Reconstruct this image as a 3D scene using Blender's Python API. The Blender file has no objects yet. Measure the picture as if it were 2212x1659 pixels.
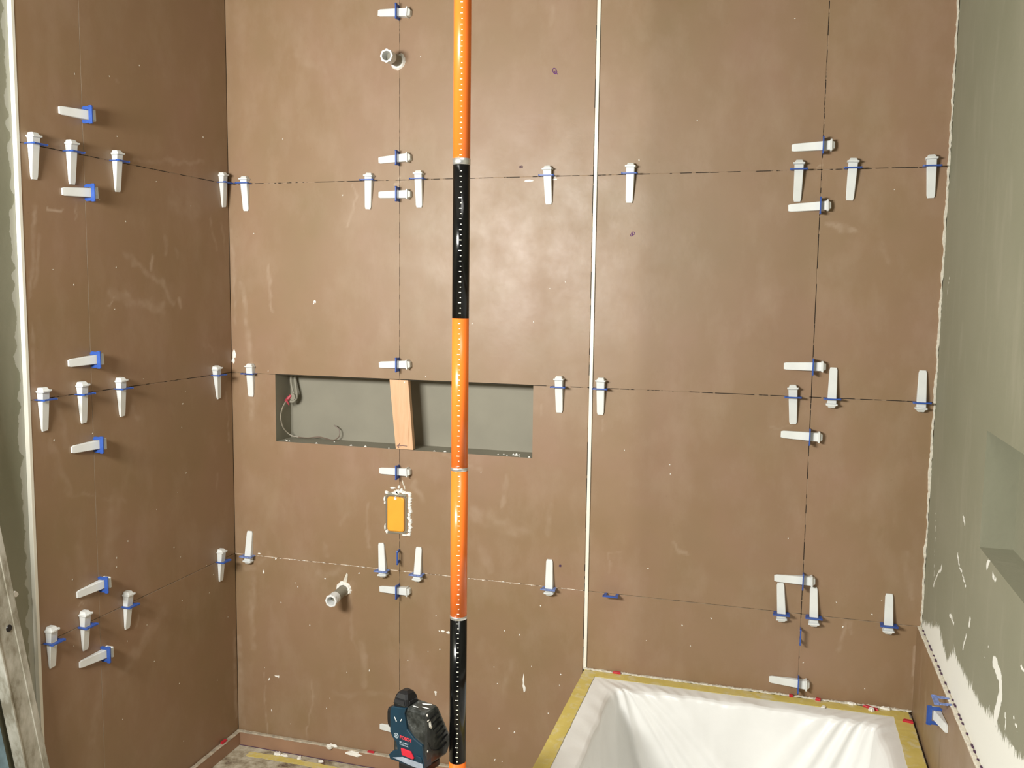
import bpy, bmesh, math, random
import numpy as np
from mathutils import Vector, Matrix
random.seed(7)
SC = bpy.context.scene
COL = SC.collection

# ------------------------------------------------------------------ camera
CAM_F, CAM_YAW, CAM_PITCH, CAM_ROLL = 1949.0, 0.2866, 0.1013, 0.01275
CAM_LOC = Vector((1.6932, -2.5338, 1.5216))
_cy, _sy = math.cos(CAM_YAW), math.sin(CAM_YAW)
_F = Vector((-_sy*math.cos(CAM_PITCH), _cy*math.cos(CAM_PITCH), -math.sin(CAM_PITCH)))
_R0 = Vector((_cy, _sy, 0)); _U0 = _R0.cross(_F)
_R = math.cos(CAM_ROLL)*_R0 + math.sin(CAM_ROLL)*_U0
_U = -math.sin(CAM_ROLL)*_R0 + math.cos(CAM_ROLL)*_U0
cd = bpy.data.cameras.new('camera'); cam = bpy.data.objects.new('camera', cd); COL.objects.link(cam)
cd.sensor_fit = 'HORIZONTAL'; cd.sensor_width = 36.0; cd.lens = 36.0*CAM_F/2212.0
cd.clip_start = 0.05
cam.matrix_world = Matrix(((_R.x, _U.x, -_F.x, CAM_LOC.x), (_R.y, _U.y, -_F.y, CAM_LOC.y), (_R.z, _U.z, -_F.z, CAM_LOC.z), (0, 0, 0, 1)))
SC.camera = cam

# ------------------------------------------------------------------ light
SC.view_settings.view_transform = 'Standard'; SC.view_settings.look = 'None'
SC.view_settings.gamma = 1.0; SC.view_settings.exposure = 0.0
SC.view_settings.use_curve_mapping = False
w = bpy.data.worlds.new('world'); SC.world = w; w.use_nodes = True
w.node_tree.nodes['Background'].inputs['Color'].default_value = (1.0, 0.98, 0.94, 1)
w.node_tree.nodes['Background'].inputs['Strength'].default_value = 0.04
def area(name, loc, target, size, energy, col, size_y=None):
    l = bpy.data.lights.new(name, 'AREA'); l.energy = energy; l.color = col; l.size = size
    if size_y: l.shape = 'RECTANGLE'; l.size_y = size_y
    o = bpy.data.objects.new(name, l); COL.objects.link(o); o.location = loc
    o.rotation_euler = (Vector(target)-Vector(loc)).to_track_quat('-Z', 'Y').to_euler()
    return o
area('work_lamp', (0.36, -2.34, 1.79), (0.9, 0, 1.50), 0.70, 76, (1.0, 0.988, 0.94), 0.30)
cl = area('ceiling_light', (1.50, -1.5, 2.56), (1.50, -1.5, 0), 0.5, 5.0, (1.0, 0.98, 0.94))
cl.data.spread = 1.9

# ------------------------------------------------------------------ materials
def new_mat(name):
    m = bpy.data.materials.new(name); m.use_nodes = True
    nt = m.node_tree; return m, nt, nt.nodes['Principled BSDF']
def N(nt, t, **kw):
    n = nt.nodes.new(t)
    for k, v in kw.items():
        if k in ('operation', 'blend_type', 'data_type', 'attribute_name', 'feature', 'distance'): setattr(n, k, v)
        else: n.inputs[k].default_value = v
    return n
def coords(nt, scale=(1, 1, 1), loc=(0, 0, 0)):
    tc = nt.nodes.new('ShaderNodeTexCoord'); mp = nt.nodes.new('ShaderNodeMapping')
    nt.links.new(tc.outputs['Object'], mp.inputs['Vector']); mp.inputs['Scale'].default_value = scale; mp.inputs['Location'].default_value = loc
    return mp.outputs['Vector']
def noise(nt, vec, scale, detail=4, rough=.55):
    n = nt.nodes.new('ShaderNodeTexNoise'); n.inputs['Scale'].default_value = scale
    n.inputs['Detail'].default_value = detail; n.inputs['Roughness'].default_value = rough
    nt.links.new(vec, n.inputs['Vector']); return n.outputs['Fac']
def ramp(nt, fac, stops):
    r = nt.nodes.new('ShaderNodeValToRGB'); e = r.color_ramp.elements
    e[0].position, e[0].color = stops[0][0], (*stops[0][1], 1)
    e[1].position, e[1].color = stops[-1][0], (*stops[-1][1], 1)
    for p, c in stops[1:-1]:
        x = e.new(p); x.color = (*c, 1)
    nt.links.new(fac, r.inputs['Fac']); return r.outputs['Color']
def maprange(nt, v, a, b, c, d):
    n = nt.nodes.new('ShaderNodeMapRange'); nt.links.new(v, n.inputs['Value'])
    for k, x in zip(('From Min', 'From Max', 'To Min', 'To Max'), (a, b, c, d)): n.inputs[k].default_value = x
    return n.outputs['Result']
def mixc(nt, fac, a, b):
    n = nt.nodes.new('ShaderNodeMix'); n.data_type = 'RGBA'
    for s, v in ((n.inputs[0], fac), (n.inputs[6], a), (n.inputs[7], b)):
        if isinstance(v, (tuple, float, int)): s.default_value = (*v, 1) if isinstance(v, tuple) else v
        else: nt.links.new(v, s)
    return n.outputs[2]
def mathn(nt, op, a, b):
    n = nt.nodes.new('ShaderNodeMath'); n.operation = op
    for s, v in ((n.inputs[0], a), (n.inputs[1], b)):
        if isinstance(v, (float, int)): s.default_value = v
        else: nt.links.new(v, s)
    return n.outputs[0]
def bump(nt, b, h, strength, dist=.002):
    n = nt.nodes.new('ShaderNodeBump'); n.inputs['Strength'].default_value = strength; n.inputs['Distance'].default_value = dist
    nt.links.new(h, n.inputs['Height']); nt.links.new(n.outputs['Normal'], b.inputs['Normal'])
def plain(name, col, rough=.5, var=.12, scale=30, metallic=0, bmp=0, spec=.5, **kw):
    m, nt, b = new_mat(name); v = coords(nt)
    f = noise(nt, v, scale)
    lo = tuple(c*(1-var) for c in col); hi = tuple(min(1, c*(1+var)) for c in col)
    nt.links.new(ramp(nt, f, [(.3, lo), (.7, hi)]), b.inputs['Base Color'])
    b.inputs['Roughness'].default_value = rough; b.inputs['Metallic'].default_value = metallic
    b.inputs['Specular IOR Level'].default_value = spec
    if bmp: bump(nt, b, f, bmp)
    for k, x in kw.items(): b.inputs[k].default_value = x
    return m

def tile_mat():
    m, nt, b = new_mat('brown_tile'); v = coords(nt)
    n1 = noise(nt, v, 2.6, 5); n2 = noise(nt, v, 11, 4); n3 = noise(nt, v, 90, 3)
    c = ramp(nt, n1, [(.30, (0.245, 0.164, 0.083)), (.5, (0.280, 0.178, 0.100)), (.70, (0.298, 0.180, 0.115))])
    c = mixc(nt, maprange(nt, n2, .35, .7, 0, .55), c, (0.262, 0.164, 0.092))
    # cloudy haze of dried adhesive, pulled down the wall
    vs = coords(nt, (3, 3, 1.6), (3, 1, 2)); h1 = noise(nt, vs, 3.2, 7, .66)
    haze = maprange(nt, h1, .48, .80, 0, .26)
    at = N(nt, 'ShaderNodeAttribute', attribute_name='dust')
    nf = maprange(nt, noise(nt, v, 45, 5, .65), .3, .65, .55, 1.0)
    d = mathn(nt, 'MULTIPLY', at.outputs['Fac'], nf)
    tot = mathn(nt, 'ADD', haze, d); 
    tot = mathn(nt, 'MINIMUM', tot, .95)
    c = mixc(nt, mathn(nt, 'MULTIPLY', tot, .62), c, (0.560, 0.444, 0.341))
    fleck = maprange(nt, n3, .66, .74, 0, .22)
    c = mixc(nt, fleck, c, (0.200, 0.121, 0.065))
    nt.links.new(c, b.inputs['Base Color'])
    r = mathn(nt, 'ADD', maprange(nt, noise(nt, v, 8, 6, .62), .33, .67, .39, .51), mathn(nt, 'MULTIPLY', tot, .12))
    nt.links.new(r, b.inputs['Roughness']); b.inputs['Specular IOR Level'].default_value = .5
    hh = mathn(nt, 'ADD', mathn(nt, 'MULTIPLY', n3, .3), noise(nt, v, 14, 3))
    bump(nt, b, hh, .25, .0015)
    return m
def joint_mat(name, lo, hi, dark, light):
    m, nt, b = new_mat(name); v = coords(nt)
    f = noise(nt, v, 26, 3, .6)
    nt.links.new(ramp(nt, f, [(lo, dark), (hi, light)]), b.inputs['Base Color']); b.inputs['Roughness'].default_value = .9
    return m
def plaster_mat():
    m, nt, b = new_mat('grey_waterproof_plaster'); v = coords(nt)
    c = ramp(nt, noise(nt, v, 2.2, 5), [(.3, (0.222, 0.222, 0.152)), (.7, (0.272, 0.265, 0.192))])
    c = mixc(nt, maprange(nt, noise(nt, coords(nt, (6, 6, 1.5)), 3, 5), .55, .8, 0, .4), c, (0.360, 0.338, 0.258))
    at = N(nt, 'ShaderNodeAttribute', attribute_name='dust')
    g = mathn(nt, 'ADD', at.outputs['Fac'], maprange(nt, noise(nt, coords(nt, (1, 6, 1.2)), 26, 5, .7), .25, .75, -.38, .38))
    k = maprange(nt, g, .46, .52, 0, 1)
    c = mixc(nt, k, c, (.80, .80, .74))
    at2 = N(nt, 'ShaderNodeAttribute', attribute_name='band')
    g2 = mathn(nt, 'ADD', at2.outputs['Fac'], maprange(nt, noise(nt, coords(nt), 22, 5, .6), .3, .7, -.25, .25))
    c = mixc(nt, maprange(nt, g2, .47, .53, 0, 1), c, (.43, .425, .36))
    nt.links.new(c, b.inputs['Base Color']); b.inputs['Roughness'].default_value = .75
    bump(nt, b, mathn(nt, 'ADD', noise(nt, v, 60, 4), mathn(nt, 'MULTIPLY', k, .8)), .3, .002)
    return m
M = {}
M['tile'] = tile_mat()
M['tile_edge'] = plain('tile_edge', (.50, .42, .33), .7, .15, 60)
M['joint_dark'] = joint_mat('open_joint', .50, .54, (.02, .013, .008), (.33, .23, .15))
M['joint_light'] = joint_mat('filled_joint', .44, .52, (.21, .135, .08), (.74, .62, .50))
M['joint_tan'] = joint_mat('tan_joint', .40, .60, (.10, .065, .035), (.32, .23, .14))
M['plaster'] = plaster_mat()
M['niche'] = plain('niche_plaster', (.250, .232, .178), .65, .08, 6, bmp=.1)
M['white_trim'] = plain('white_trim', (.82, .80, .70), .4, .04, 20)
M['cream'] = plain('cream_mortar', (.66, .62, .52), .85, .15, 120, bmp=.6)
M['white_mortar'] = plain('white_mortar', (.86, .84, .78), .8, .06, 150, bmp=.6)
M['wedge'] = plain('white_wedge_plastic', (.74, .76, .74), .42, .03, 40, spec=.4)
M['clip'] = plain('blue_clip_plastic', (.032, .092, .37), .38, .10, 200)
M['dusty_clip'] = plain('dusty_blue_plastic', (.17, .24, .52), .5, .4, 140)
M['orange'] = plain('orange_lacquer', (.88, .185, .024), .25, .03, 12, spec=.4)
M['black'] = plain('black_lacquer', (.004, .004, .004), .16, .1, 20, spec=.3)
M['mark'] = plain('white_scale_print', (.88, .86, .72), .5, .02, 20)
M['silver'] = plain('brushed_aluminium', (.75, .75, .74), .30, .05, 60, metallic=.85)
M['rubber'] = plain('black_rubber', (.010, .010, .011), .38, .2, 60)
M['laser_blue'] = plain('petrol_blue_plastic', (.006, .030, .052), .38, .18, 25)
M['red'] = plain('red_plastic', (.55, .02, .04), .35, .06, 40)
M['red_text'] = plain('red_print', (.55, .04, .055), .5, .03, 40)
M['pale_print'] = plain('pale_print', (.42, .50, .55), .5, .05, 40)
M['dusty_silver'] = plain('dusty_metal_plate', (.30, .34, .40), .4, .2, 60)
M['lens'] = plain('dark_glass', (.03, .03, .032), .08, .1, 20)
M['pipe_grey'] = plain('grey_pipe', (.25, .235, .185), .6, .12, 40)
M['pipe_white'] = plain('white_pipe_end', (.74, .75, .74), .45, .04, 40)
M['yellow'] = plain('yellow_plastic_cover', (.86, .40, .045), .35, .05, 14)
M['wood'] = None
M['enamel'] = plain('white_enamel', (.80, .80, .78), .2, .02, 10)
M['pen'] = plain('dark_pen_ink', (.06, .02, .06), .6, .05, 30)
M['purple_pen'] = plain('purple_pen_ink', (.15, .05, .18), .6, .05, 30)
M['red_tape'] = plain('red_tape', (.42, .05, .07), .45, .15, 60)
M['cable'] = plain('grey_cable', (.30, .26, .20), .5, .1, 60)
M['wire'] = plain('brown_wire', (.17, .12, .09), .5, .15, 60)
M['blue_bar'] = plain('dusty_pale_blue', (.20, .30, .36), .6, .35, 18)
def wood_mat():
    m, nt, b = new_mat('pine_wood'); v = coords(nt, (26, 26, 2.2))
    f = noise(nt, v, 2.5, 5, .6)
    nt.links.new(ramp(nt, f, [(.3, (.60, .34, .18)), (.55, (.70, .43, .25)), (.75, (.52, .28, .14))]), b.inputs['Base Color'])
    b.inputs['Roughness'].default_value = .6; return m
M['wood'] = wood_mat()
def grip_mat():
    m, nt, b = new_mat('dusty_rubber_grip'); v = coords(nt)
    f = noise(nt, coords(nt, (1, 1, 1), (.3, .2, .1)), 55, 6, .7)
    nt.links.new(ramp(nt, f, [(.42, (.018, .020, .018)), (.60, (.050, .053, .048)), (.72, (.17, .18, .17))]), b.inputs['Base Color'])
    nt.links.new(maprange(nt, f, .4, .7, .3, .7), b.inputs['Roughness']); bump(nt, b, f, .4, .001); return m
M['grip'] = grip_mat()
def tape_mat():
    m, nt, b = new_mat('yellow_masking_tape'); v = coords(nt)
    f = noise(nt, v, 9, 6, .6); c = ramp(nt, f, [(.3, (.58, .46, .10)), (.6, (.66, .53, .16)), (.78, (.60, .53, .30))])
    c = mixc(nt, maprange(nt, noise(nt, v, 32, 4, .6), .52, .68, 0, .75), c, (.66, .60, .42))
    nt.links.new(c, b.inputs['Base Color']); b.inputs['Roughness'].default_value = .6; bump(nt, b, f, .3); return m
M['tape'] = tape_mat()
def sheet_mat():
    m, nt, b = new_mat('white_film'); v = coords(nt)
    nt.links.new(ramp(nt, noise(nt, v, 7, 5), [(.3, (.80, .80, .78)), (.7, (.87, .87, .85))]), b.inputs['Base Color'])
    b.inputs['Roughness'].default_value = .35; bump(nt, b, noise(nt, v, 26, 4), .25, .003); return m
M['sheet'] = sheet_mat()
def floor_mat():
    m, nt, b = new_mat('dirty_screed'); v = coords(nt)
    f = noise(nt, v, 14, 7, .7)
    c = ramp(nt, f, [(.36, (.10, .055, .035)), (.46, (.33, .28, .19)), (.58, (.52, .47, .36)), (.75, (.62, .60, .52))])
    nt.links.new(c, b.inputs['Base Color']); b.inputs['Roughness'].default_value = .85; bump(nt, b, f, .5, .004); return m
M['floor'] = floor_mat()
def bar_mat():
    m, nt, b = new_mat('mortar_stained_aluminium'); v = coords(nt, (1, 1, .45))
    f = noise(nt, v, 22, 6, .65)
    nt.links.new(ramp(nt, f, [(.38, (.25, .225, .165)), (.5, (.42, .40, .33)), (.64, (.56, .54, .47))]), b.inputs['Base Color'])
    b.inputs['Roughness'].default_value = .6; b.inputs['Metallic'].default_value = .1; bump(nt, b, f, .3); return m
M['bar'] = bar_mat()
M['ceiling'] = plain('ceiling_plaster', (.30, .29, .26), .85, .03, 8)
M['plinth'] = plain('plinth_tile', (.315, .185, .115), .45, .10, 8)
M['dusty_top'] = plain('dusty_plinth_top', (.42, .36, .27), .85, .35, 55, bmp=.4)

# ------------------------------------------------------------------ mesh helpers
def link(name, me, parent=None, kind=None, label=None):
    o = bpy.data.objects.new(name, me); COL.objects.link(o)
    if parent is not None: o.parent = parent
    if kind: o['kind'] = kind
    if label: o['label'] = label
    return o
def tag(o, label, cat, group=None):
    o['label'] = label; o['category'] = cat
    if group: o['group'] = group
    return o
def empty(name, loc=(0, 0, 0), mat=None):
    o = bpy.data.objects.new(name, None); COL.objects.link(o); o.empty_display_size = .02
    if mat is not None: o.matrix_world = mat
    else: o.location = loc
    return o
def bm_obj(name, bm, mats, parent=None, smooth=False, bev=0, **kw):
    me = bpy.data.meshes.new(name)
    bmesh.ops.recalc_face_normals(bm, faces=bm.faces)
    bm.to_mesh(me); bm.free()
    for m in (mats if isinstance(mats, (list, tuple)) else [mats]): me.materials.append(m)
    if smooth:
        for p in me.polygons: p.use_smooth = True
    o = link(name, me, parent, **kw)
    if bev:
        md = o.modifiers.new('bevel', 'BEVEL'); md.width = bev; md.segments = 2; md.limit_method = 'ANGLE'; md.angle_limit = math.radians(40)
    return o
def box(bm, x0, x1, y0, y1, z0, z1, mi=0):
    v = [bm.verts.new((x, y, z)) for x in (x0, x1) for y in (y0, y1) for z in (z0, z1)]
    fs = [(0, 1, 3, 2), (4, 6, 7, 5), (0, 4, 5, 1), (2, 3, 7, 6), (0, 2, 6, 4), (1, 5, 7, 3)]
    for f in fs:
        q = bm.faces.new([v[i] for i in f]); q.material_index = mi
    return v
def prism(bm, pts, axis, a, b, mi=0):
    # pts polygon in the two other axes, extruded along axis from a to b
    def P(p, t):
        if axis == 'x': return (t, p[0], p[1])
        if axis == 'y': return (p[0], t, p[1])
        return (p[0], p[1], t)
    A = [bm.verts.new(P(p, a)) for p in pts]; B = [bm.verts.new(P(p, b)) for p in pts]
    n = len(pts); fs = [bm.faces.new(A), bm.faces.new(B[::-1])]
    for i in range(n): fs.append(bm.faces.new((A[i], B[i], B[(i+1) % n], A[(i+1) % n])))
    for f in fs: f.material_index = mi
    return fs
def loft(bm, rings, cap=True, mi=0, close=True):
    R = [[bm.verts.new(p) for p in r] for r in rings]
    n = len(R[0])
    for a, b in zip(R, R[1:]):
        for i in range(n if close else n-1):
            f = bm.faces.new((a[i], a[(i+1) % n], b[(i+1) % n], b[i])); f.material_index = mi
    if cap and close:
        f = bm.faces.new(R[0][::-1]); f.material_index = mi
        f = bm.faces.new(R[-1]); f.material_index = mi
    return R
def circ(r, n=32, z=0, c=(0, 0), ph=0): return [(c[0]+r*math.cos(2*math.pi*i/n+ph), c[1]+r*math.sin(2*math.pi*i/n+ph), z) for i in range(n)]
def tube(bm, pts, r, n=8, mi=0):
    pts = [Vector(p) for p in pts]; rings = []
    for i, p in enumerate(pts):
        t = (pts[min(i+1, len(pts)-1)]-pts[max(i-1, 0)]).normalized()
        a = t.orthogonal().normalized() if i == 0 else (a-a.dot(t)*t).normalized()
        b = t.cross(a); rr = r[i] if isinstance(r, (list, tuple)) else r
        rings.append([tuple(p+rr*(math.cos(2*math.pi*k/n)*a+math.sin(2*math.pi*k/n)*b)) for k in range(n)])
    loft(bm, rings, True, mi)
def smoothpath(pts, k=6):
    pts = [Vector(p) for p in pts]; out = []
    for i in range(len(pts)-1):
        p0, p1, p2, p3 = pts[max(i-1, 0)], pts[i], pts[i+1], pts[min(i+2, len(pts)-1)]
        for j in range(k):
            t = j/k; out.append(.5*((2*p1)+(-p0+p2)*t+(2*p0-5*p1+4*p2-p3)*t*t+(-p0+3*p1-3*p2+p3)*t**3))
    out.append(pts[-1]); return out
def blob_ring(cx, cz, rx, rz, n, jit, rnd, ang0=0, ang1=2*math.pi):
    return [(cx+rx*(1+rnd.uniform(-jit, jit))*math.cos(ang0+(ang1-ang0)*i/n), cz+rz*(1+rnd.uniform(-jit, jit))*math.sin(ang0+(ang1-ang0)*i/n)) for i in range(n)]
# ------------------------------------------------------------------ the walls
X1, XS, X2, XR = 0.5886, 1.1784, 1.7835, 2.0892
Z1, Z2, Z3, ZT = 1.8509, 1.2520, 0.6520, 2.4505
XL_TILE = XR-.012                      # face of the low tiles on the right wall
YE = -.8217                            # end of the tiles on the left wall
NX0, NX1, NZ0, NZ1, ND = .159, 1.0115, 1.036, 1.2510, .093
STROKES_BACK=[([(0.042, 1.542), (0.055, 1.469), (0.068, 1.306), (0.073, 1.111)], 0.0208, 0.5), ([(0.14, 1.587), (0.151, 1.441)], 0.0117, 0.5), ([(0.437, 1.843), (0.445, 1.808), (0.428, 1.746), (0.42, 1.711)], 0.0085, 0.6), ([(0.102, 0.245), (0.11, 0.053)], 0.0054, 0.6), ([(0.279, 0.253), (0.278, 0.166), (0.261, 0.108), (0.261, 0.045)], 0.0076, 0.45), ([(0.419, 0.549), (0.423, 0.412), (0.442, 0.376)], 0.0104, 0.3), ([(0.452, 0.403), (0.468, 0.326), (0.464, 0.263)], 0.0266, 0.4), ([(0.006, 0.36), (0.009, 0.07)], 0.0341, 0.4), ([(0.072, 0.573), (0.061, 0.446), (0.064, 0.335)], 0.0184, 0.35), ([(1.431, 0.823), (1.451, 0.791), (1.471, 0.782)], 0.0105, 0.45), ([(1.798, 1.71), (1.876, 1.691)], 0.0133, 0.45), ([(1.683, 1.162), (1.739, 1.174)], 0.0101, 0.3), ([(1.903, 0.648), (1.886, 0.555)], 0.0113, 0.5), ([(1.909, 0.642), (1.914, 0.604)], 0.01, 0.4), ([(2.038, 0.841), (2.055, 0.729)], 0.016, 0.35), ([(2.077, 0.605), (2.081, 0.425)], 0.0062, 0.7), ([(1.243, 0.775), (1.286, 0.78)], 0.0067, 0.3), ([(1.243, 0.775), (1.25, 0.71)], 0.0067, 0.4), ([(0.637, 0.932), (0.668, 0.876)], 0.0228, 0.4), ([(0.833, 0.854), (0.987, 0.81)], 0.0472, 0.3), ([(0.574, 1.846), (0.603, 1.846)], 0.0048, 0.8), ([(0.589, 1.858), (0.589, 1.83)], 0.0048, 0.8), ([(1.775, 1.852), (1.793, 1.852)], 0.0042, 0.6), ([(1.783, 1.859), (1.784, 1.84)], 0.0042, 0.6), ([(0.477, 0.854), (0.482, 0.721)], 0.0116, 0.35), ([(0.409, 0.826), (0.385, 0.787)], 0.0132, 0.35), ([(0.31, 0.613), (0.392, 0.637)], 0.0296, 0.25), ([(0.424, 0.602), (0.411, 0.533)], 0.0206, 0.35), ([(0.009, 1.703), (0.019, 1.409)], 0.0118, 0.35), ([(0.037, 0.601), (0.125, 0.656)], 0.0182, 0.35), ([(0.053, 0.524), (0.059, 0.335)], 0.0153, 0.3), ([(0.934, 0.975), (0.921, 0.889)], 0.0138, 0.3), ([(1.071, 0.888), (1.061, 0.817)], 0.0219, 0.3), ([(1.037, 1.202), (1.038, 1.161)], 0.0068, 0.35), ([(1.22, 1.164), (1.221, 1.13)], 0.0066, 0.5), ([(0.956, 0.405), (0.935, 0.3)], 0.0225, 0.25), ([(0.327, 0.714), (0.335, 0.677)], 0.0207, 0.25), ([(0.728, 1.024), (0.854, 0.997)], 0.014, 0.3), ([(0.247, 2.232), (0.341, 2.185)], 0.0281, 0.2), ([(1.052, 2.309), (1.047, 2.259)], 0.0155, 0.25), ([(0.615, 0.406), (0.74, 0.212)], 0.058, 0.2), ([(0.356, 0.217), (0.583, 0.25)], 0.0208, 0.2), ([(1.027, 1.84), (1.04, 1.837)], 0.0066, 0.9), ([(1.061, 1.838), (1.074, 1.839)], 0.0053, 0.7), ([(1.94, 1.655), (1.953, 1.607)], 0.0168, 0.25), ([(0.857, 0.756), (0.887, 0.687)], 0.028, 0.25)]
STROKES_LEFT=[([(-0.483, 1.61), (-0.427, 1.576), (-0.336, 1.534), (-0.284, 1.484)], 0.0194, 0.4), ([(-0.538, 1.509), (-0.454, 1.483), (-0.396, 1.474), (-0.337, 1.466)], 0.0332, 0.4), ([(-0.549, 1.473), (-0.532, 1.498)], 0.0061, 0.6), ([(-0.263, 1.498), (-0.249, 1.473)], 0.0136, 0.5), ([(-0.374, 1.606), (-0.379, 1.58)], 0.013, 0.6), ([(-0.31, 1.663), (-0.314, 1.623)], 0.0172, 0.4), ([(-0.272, 1.632), (-0.26, 1.616)], 0.0148, 0.4), ([(-0.097, 1.736), (-0.064, 1.634)], 0.0101, 0.4), ([(-0.041, 1.729), (-0.02, 1.614)], 0.0117, 0.3), ([(-0.787, 1.702), (-0.799, 1.575), (-0.809, 1.497)], 0.0131, 0.45), ([(-0.776, 1.651), (-0.791, 1.523)], 0.011, 0.4), ([(-0.75, 1.707), (-0.696, 1.715)], 0.0067, 0.9), ([(-0.657, 1.732), (-0.656, 1.685)], 0.0058, 0.45), ([(-0.435, 1.865), (-0.34, 1.879), (-0.126, 1.9)], 0.0158, 0.3), ([(-0.273, 1.764), (-0.165, 1.761)], 0.0683, 0.2), ([(-0.547, 0.962), (-0.582, 0.787)], 0.0621, 0.25), ([(-0.375, 0.577), (-0.475, 0.511), (-0.548, 0.47)], 0.0471, 0.3), ([(-0.016, 0.394), (-0.012, 0.103)], 0.0185, 0.45), ([(-0.09, 0.944), (-0.092, 0.891)], 0.0103, 0.4), ([(-0.473, 0.609), (-0.478, 0.584)], 0.013, 0.45), ([(-0.696, 0.706), (-0.686, 0.712), (-0.668, 0.706)], 0.0048, 0.5), ([(-0.807, 1.433), (-0.806, 1.301)], 0.011, 0.35), ([(-0.687, 0.862), (-0.663, 0.671)], 0.0358, 0.22), ([(-0.765, 1.138), (-0.711, 1.011)], 0.0206, 0.25), ([(-0.029, 1.186), (-0.022, 1.02)], 0.009, 0.45), ([(-0.474, 1.194), (-0.447, 1.159)], 0.0179, 0.3), ([(-0.512, 0.944), (-0.726, 1.012)], 0.0121, 0.25), ([(-0.624, 1.902), (-0.623, 1.857)], 0.0035, 0.4), ([(-0.498, 2.059), (-0.487, 2.068)], 0.0097, 0.3), ([(-0.145, 1.356), (-0.099, 1.325)], 0.0115, 0.25), ([(-0.604, 0.496), (-0.663, 0.33)], 0.037, 0.2), ([(-0.737, 1.237), (-0.72, 1.131)], 0.0229, 0.25)]
STROKES_RIGHT=[([(-0.399, 0.959), (-0.424, 0.95), (-0.503, 0.926)], 0.007, 0.9), ([(-0.224, 0.881), (-0.128, 0.809)], 0.0057, 0.8), ([(-0.342, 0.862), (-0.357, 0.818)], 0.0042, 0.5), ([(-0.333, 1.058), (-0.364, 1.096)], 0.0073, 0.4), ([(-0.18, 1.114), (-0.237, 1.13)], 0.0154, 0.35), ([(-0.429, 1.059), (-0.456, 1.04)], 0.0089, 0.9), ([(-0.359, 0.81), (-0.406, 0.809)], 0.0083, 0.9), ([(-0.567, 0.876), (-0.563, 0.86)], 0.0094, 0.9), ([(-0.543, 0.833), (-0.517, 0.793)], 0.0067, 0.8), ([(-0.698, 1.034), (-0.68, 1.015)], 0.0105, 0.8), ([(-0.731, 1.013), (-0.75, 1.014)], 0.0136, 0.8), ([(-0.752, 0.98), (-0.753, 0.954)], 0.0042, 0.4), ([(-0.711, 0.886), (-0.737, 0.878)], 0.0034, 0.7), ([(-0.099, 0.981), (-0.141, 0.791)], 0.0035, 0.7), ([(-0.094, 1.582), (-0.075, 1.525)], 0.0034, 0.8), ([(-0.411, 1.729), (-0.355, 1.606)], 0.0059, 0.35), ([(-0.894, 0.987), (-0.917, 0.971)], 0.0038, 0.4), ([(-0.781, 0.869), (-0.83, 0.864), (-0.845, 0.836), (-0.818, 0.782)], 0.0213, 0.95), ([(-0.885, 0.813), (-0.889, 0.799)], 0.0063, 0.9), ([(-0.935, 0.84), (-0.963, 0.826)], 0.0045, 0.9), ([(-0.953, 0.938), (-0.975, 0.932)], 0.0059, 0.9), ([(-0.936, 0.892), (-0.974, 0.893)], 0.003, 0.6), ([(-0.948, 0.795), (-0.932, 0.763)], 0.0061, 0.9), ([(-0.988, 0.831), (-0.989, 0.819)], 0.0029, 0.9), ([(-0.279, 0.656), (-0.283, 0.68)], 0.0065, 0.6), ([(-0.687, 0.859), (-0.723, 0.846)], 0.0035, 0.6), ([(-0.282, 0.826), (-0.328, 0.797)], 0.0043, 0.4), ([(-0.655, 0.658), (-0.806, 0.698)], 0.0261, 0.9), ([(-0.98, 0.788), (-1.013, 0.79)], 0.0117, 0.8)]
_rg = np.random.RandomState(5); _lat = _rg.rand(64, 64)
def vnoise(U, Z, s):
    x, y = U*s+17.3, Z*s+5.1; i, j = np.floor(x).astype(int), np.floor(y).astype(int); fx, fy = x-i, y-j
    fx, fy = fx*fx*(3-2*fx), fy*fy*(3-2*fy); g = lambda a, b: _lat[a % 64, b % 64]
    return (g(i, j)*(1-fx)+g(i+1, j)*fx)*(1-fy)+(g(i, j+1)*(1-fx)+g(i+1, j+1)*fx)*fy-.5
def dust_field(U, Z, strokes, soft=1.0):
    d = np.zeros_like(U)
    wu, wz = vnoise(U, Z, 38)*.010+vnoise(U, Z, 110)*.005, vnoise(U+3, Z+9, 38)*.022+vnoise(U+7, Z, 110)*.008
    fade = .62+.9*vnoise(U+1, Z+2, 55)
    U, Z = U+wu*soft, Z+wz*soft
    for pts, wd, st in strokes:
        best = np.full_like(U, 9.)
        P = list(pts) if len(pts) > 1 else [pts[0], pts[0]]
        for (a, b), (c, e) in zip(P, P[1:]):
            L2 = (c-a)**2+(e-b)**2+1e-12
            t = np.clip(((U-a)*(c-a)+(Z-b)*(e-b))/L2, 0, 1)
            best = np.minimum(best, np.hypot(U-a-t*(c-a), Z-b-t*(e-b)))
        h = wd*.5
        s = np.clip((h*1.35-best)/(h*1.1), 0, 1); s = s*s*(3-2*s)
        d = np.maximum(d, s*(st if st > .62 else st*np.clip(fade, .15, 1)))
    return d
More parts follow.
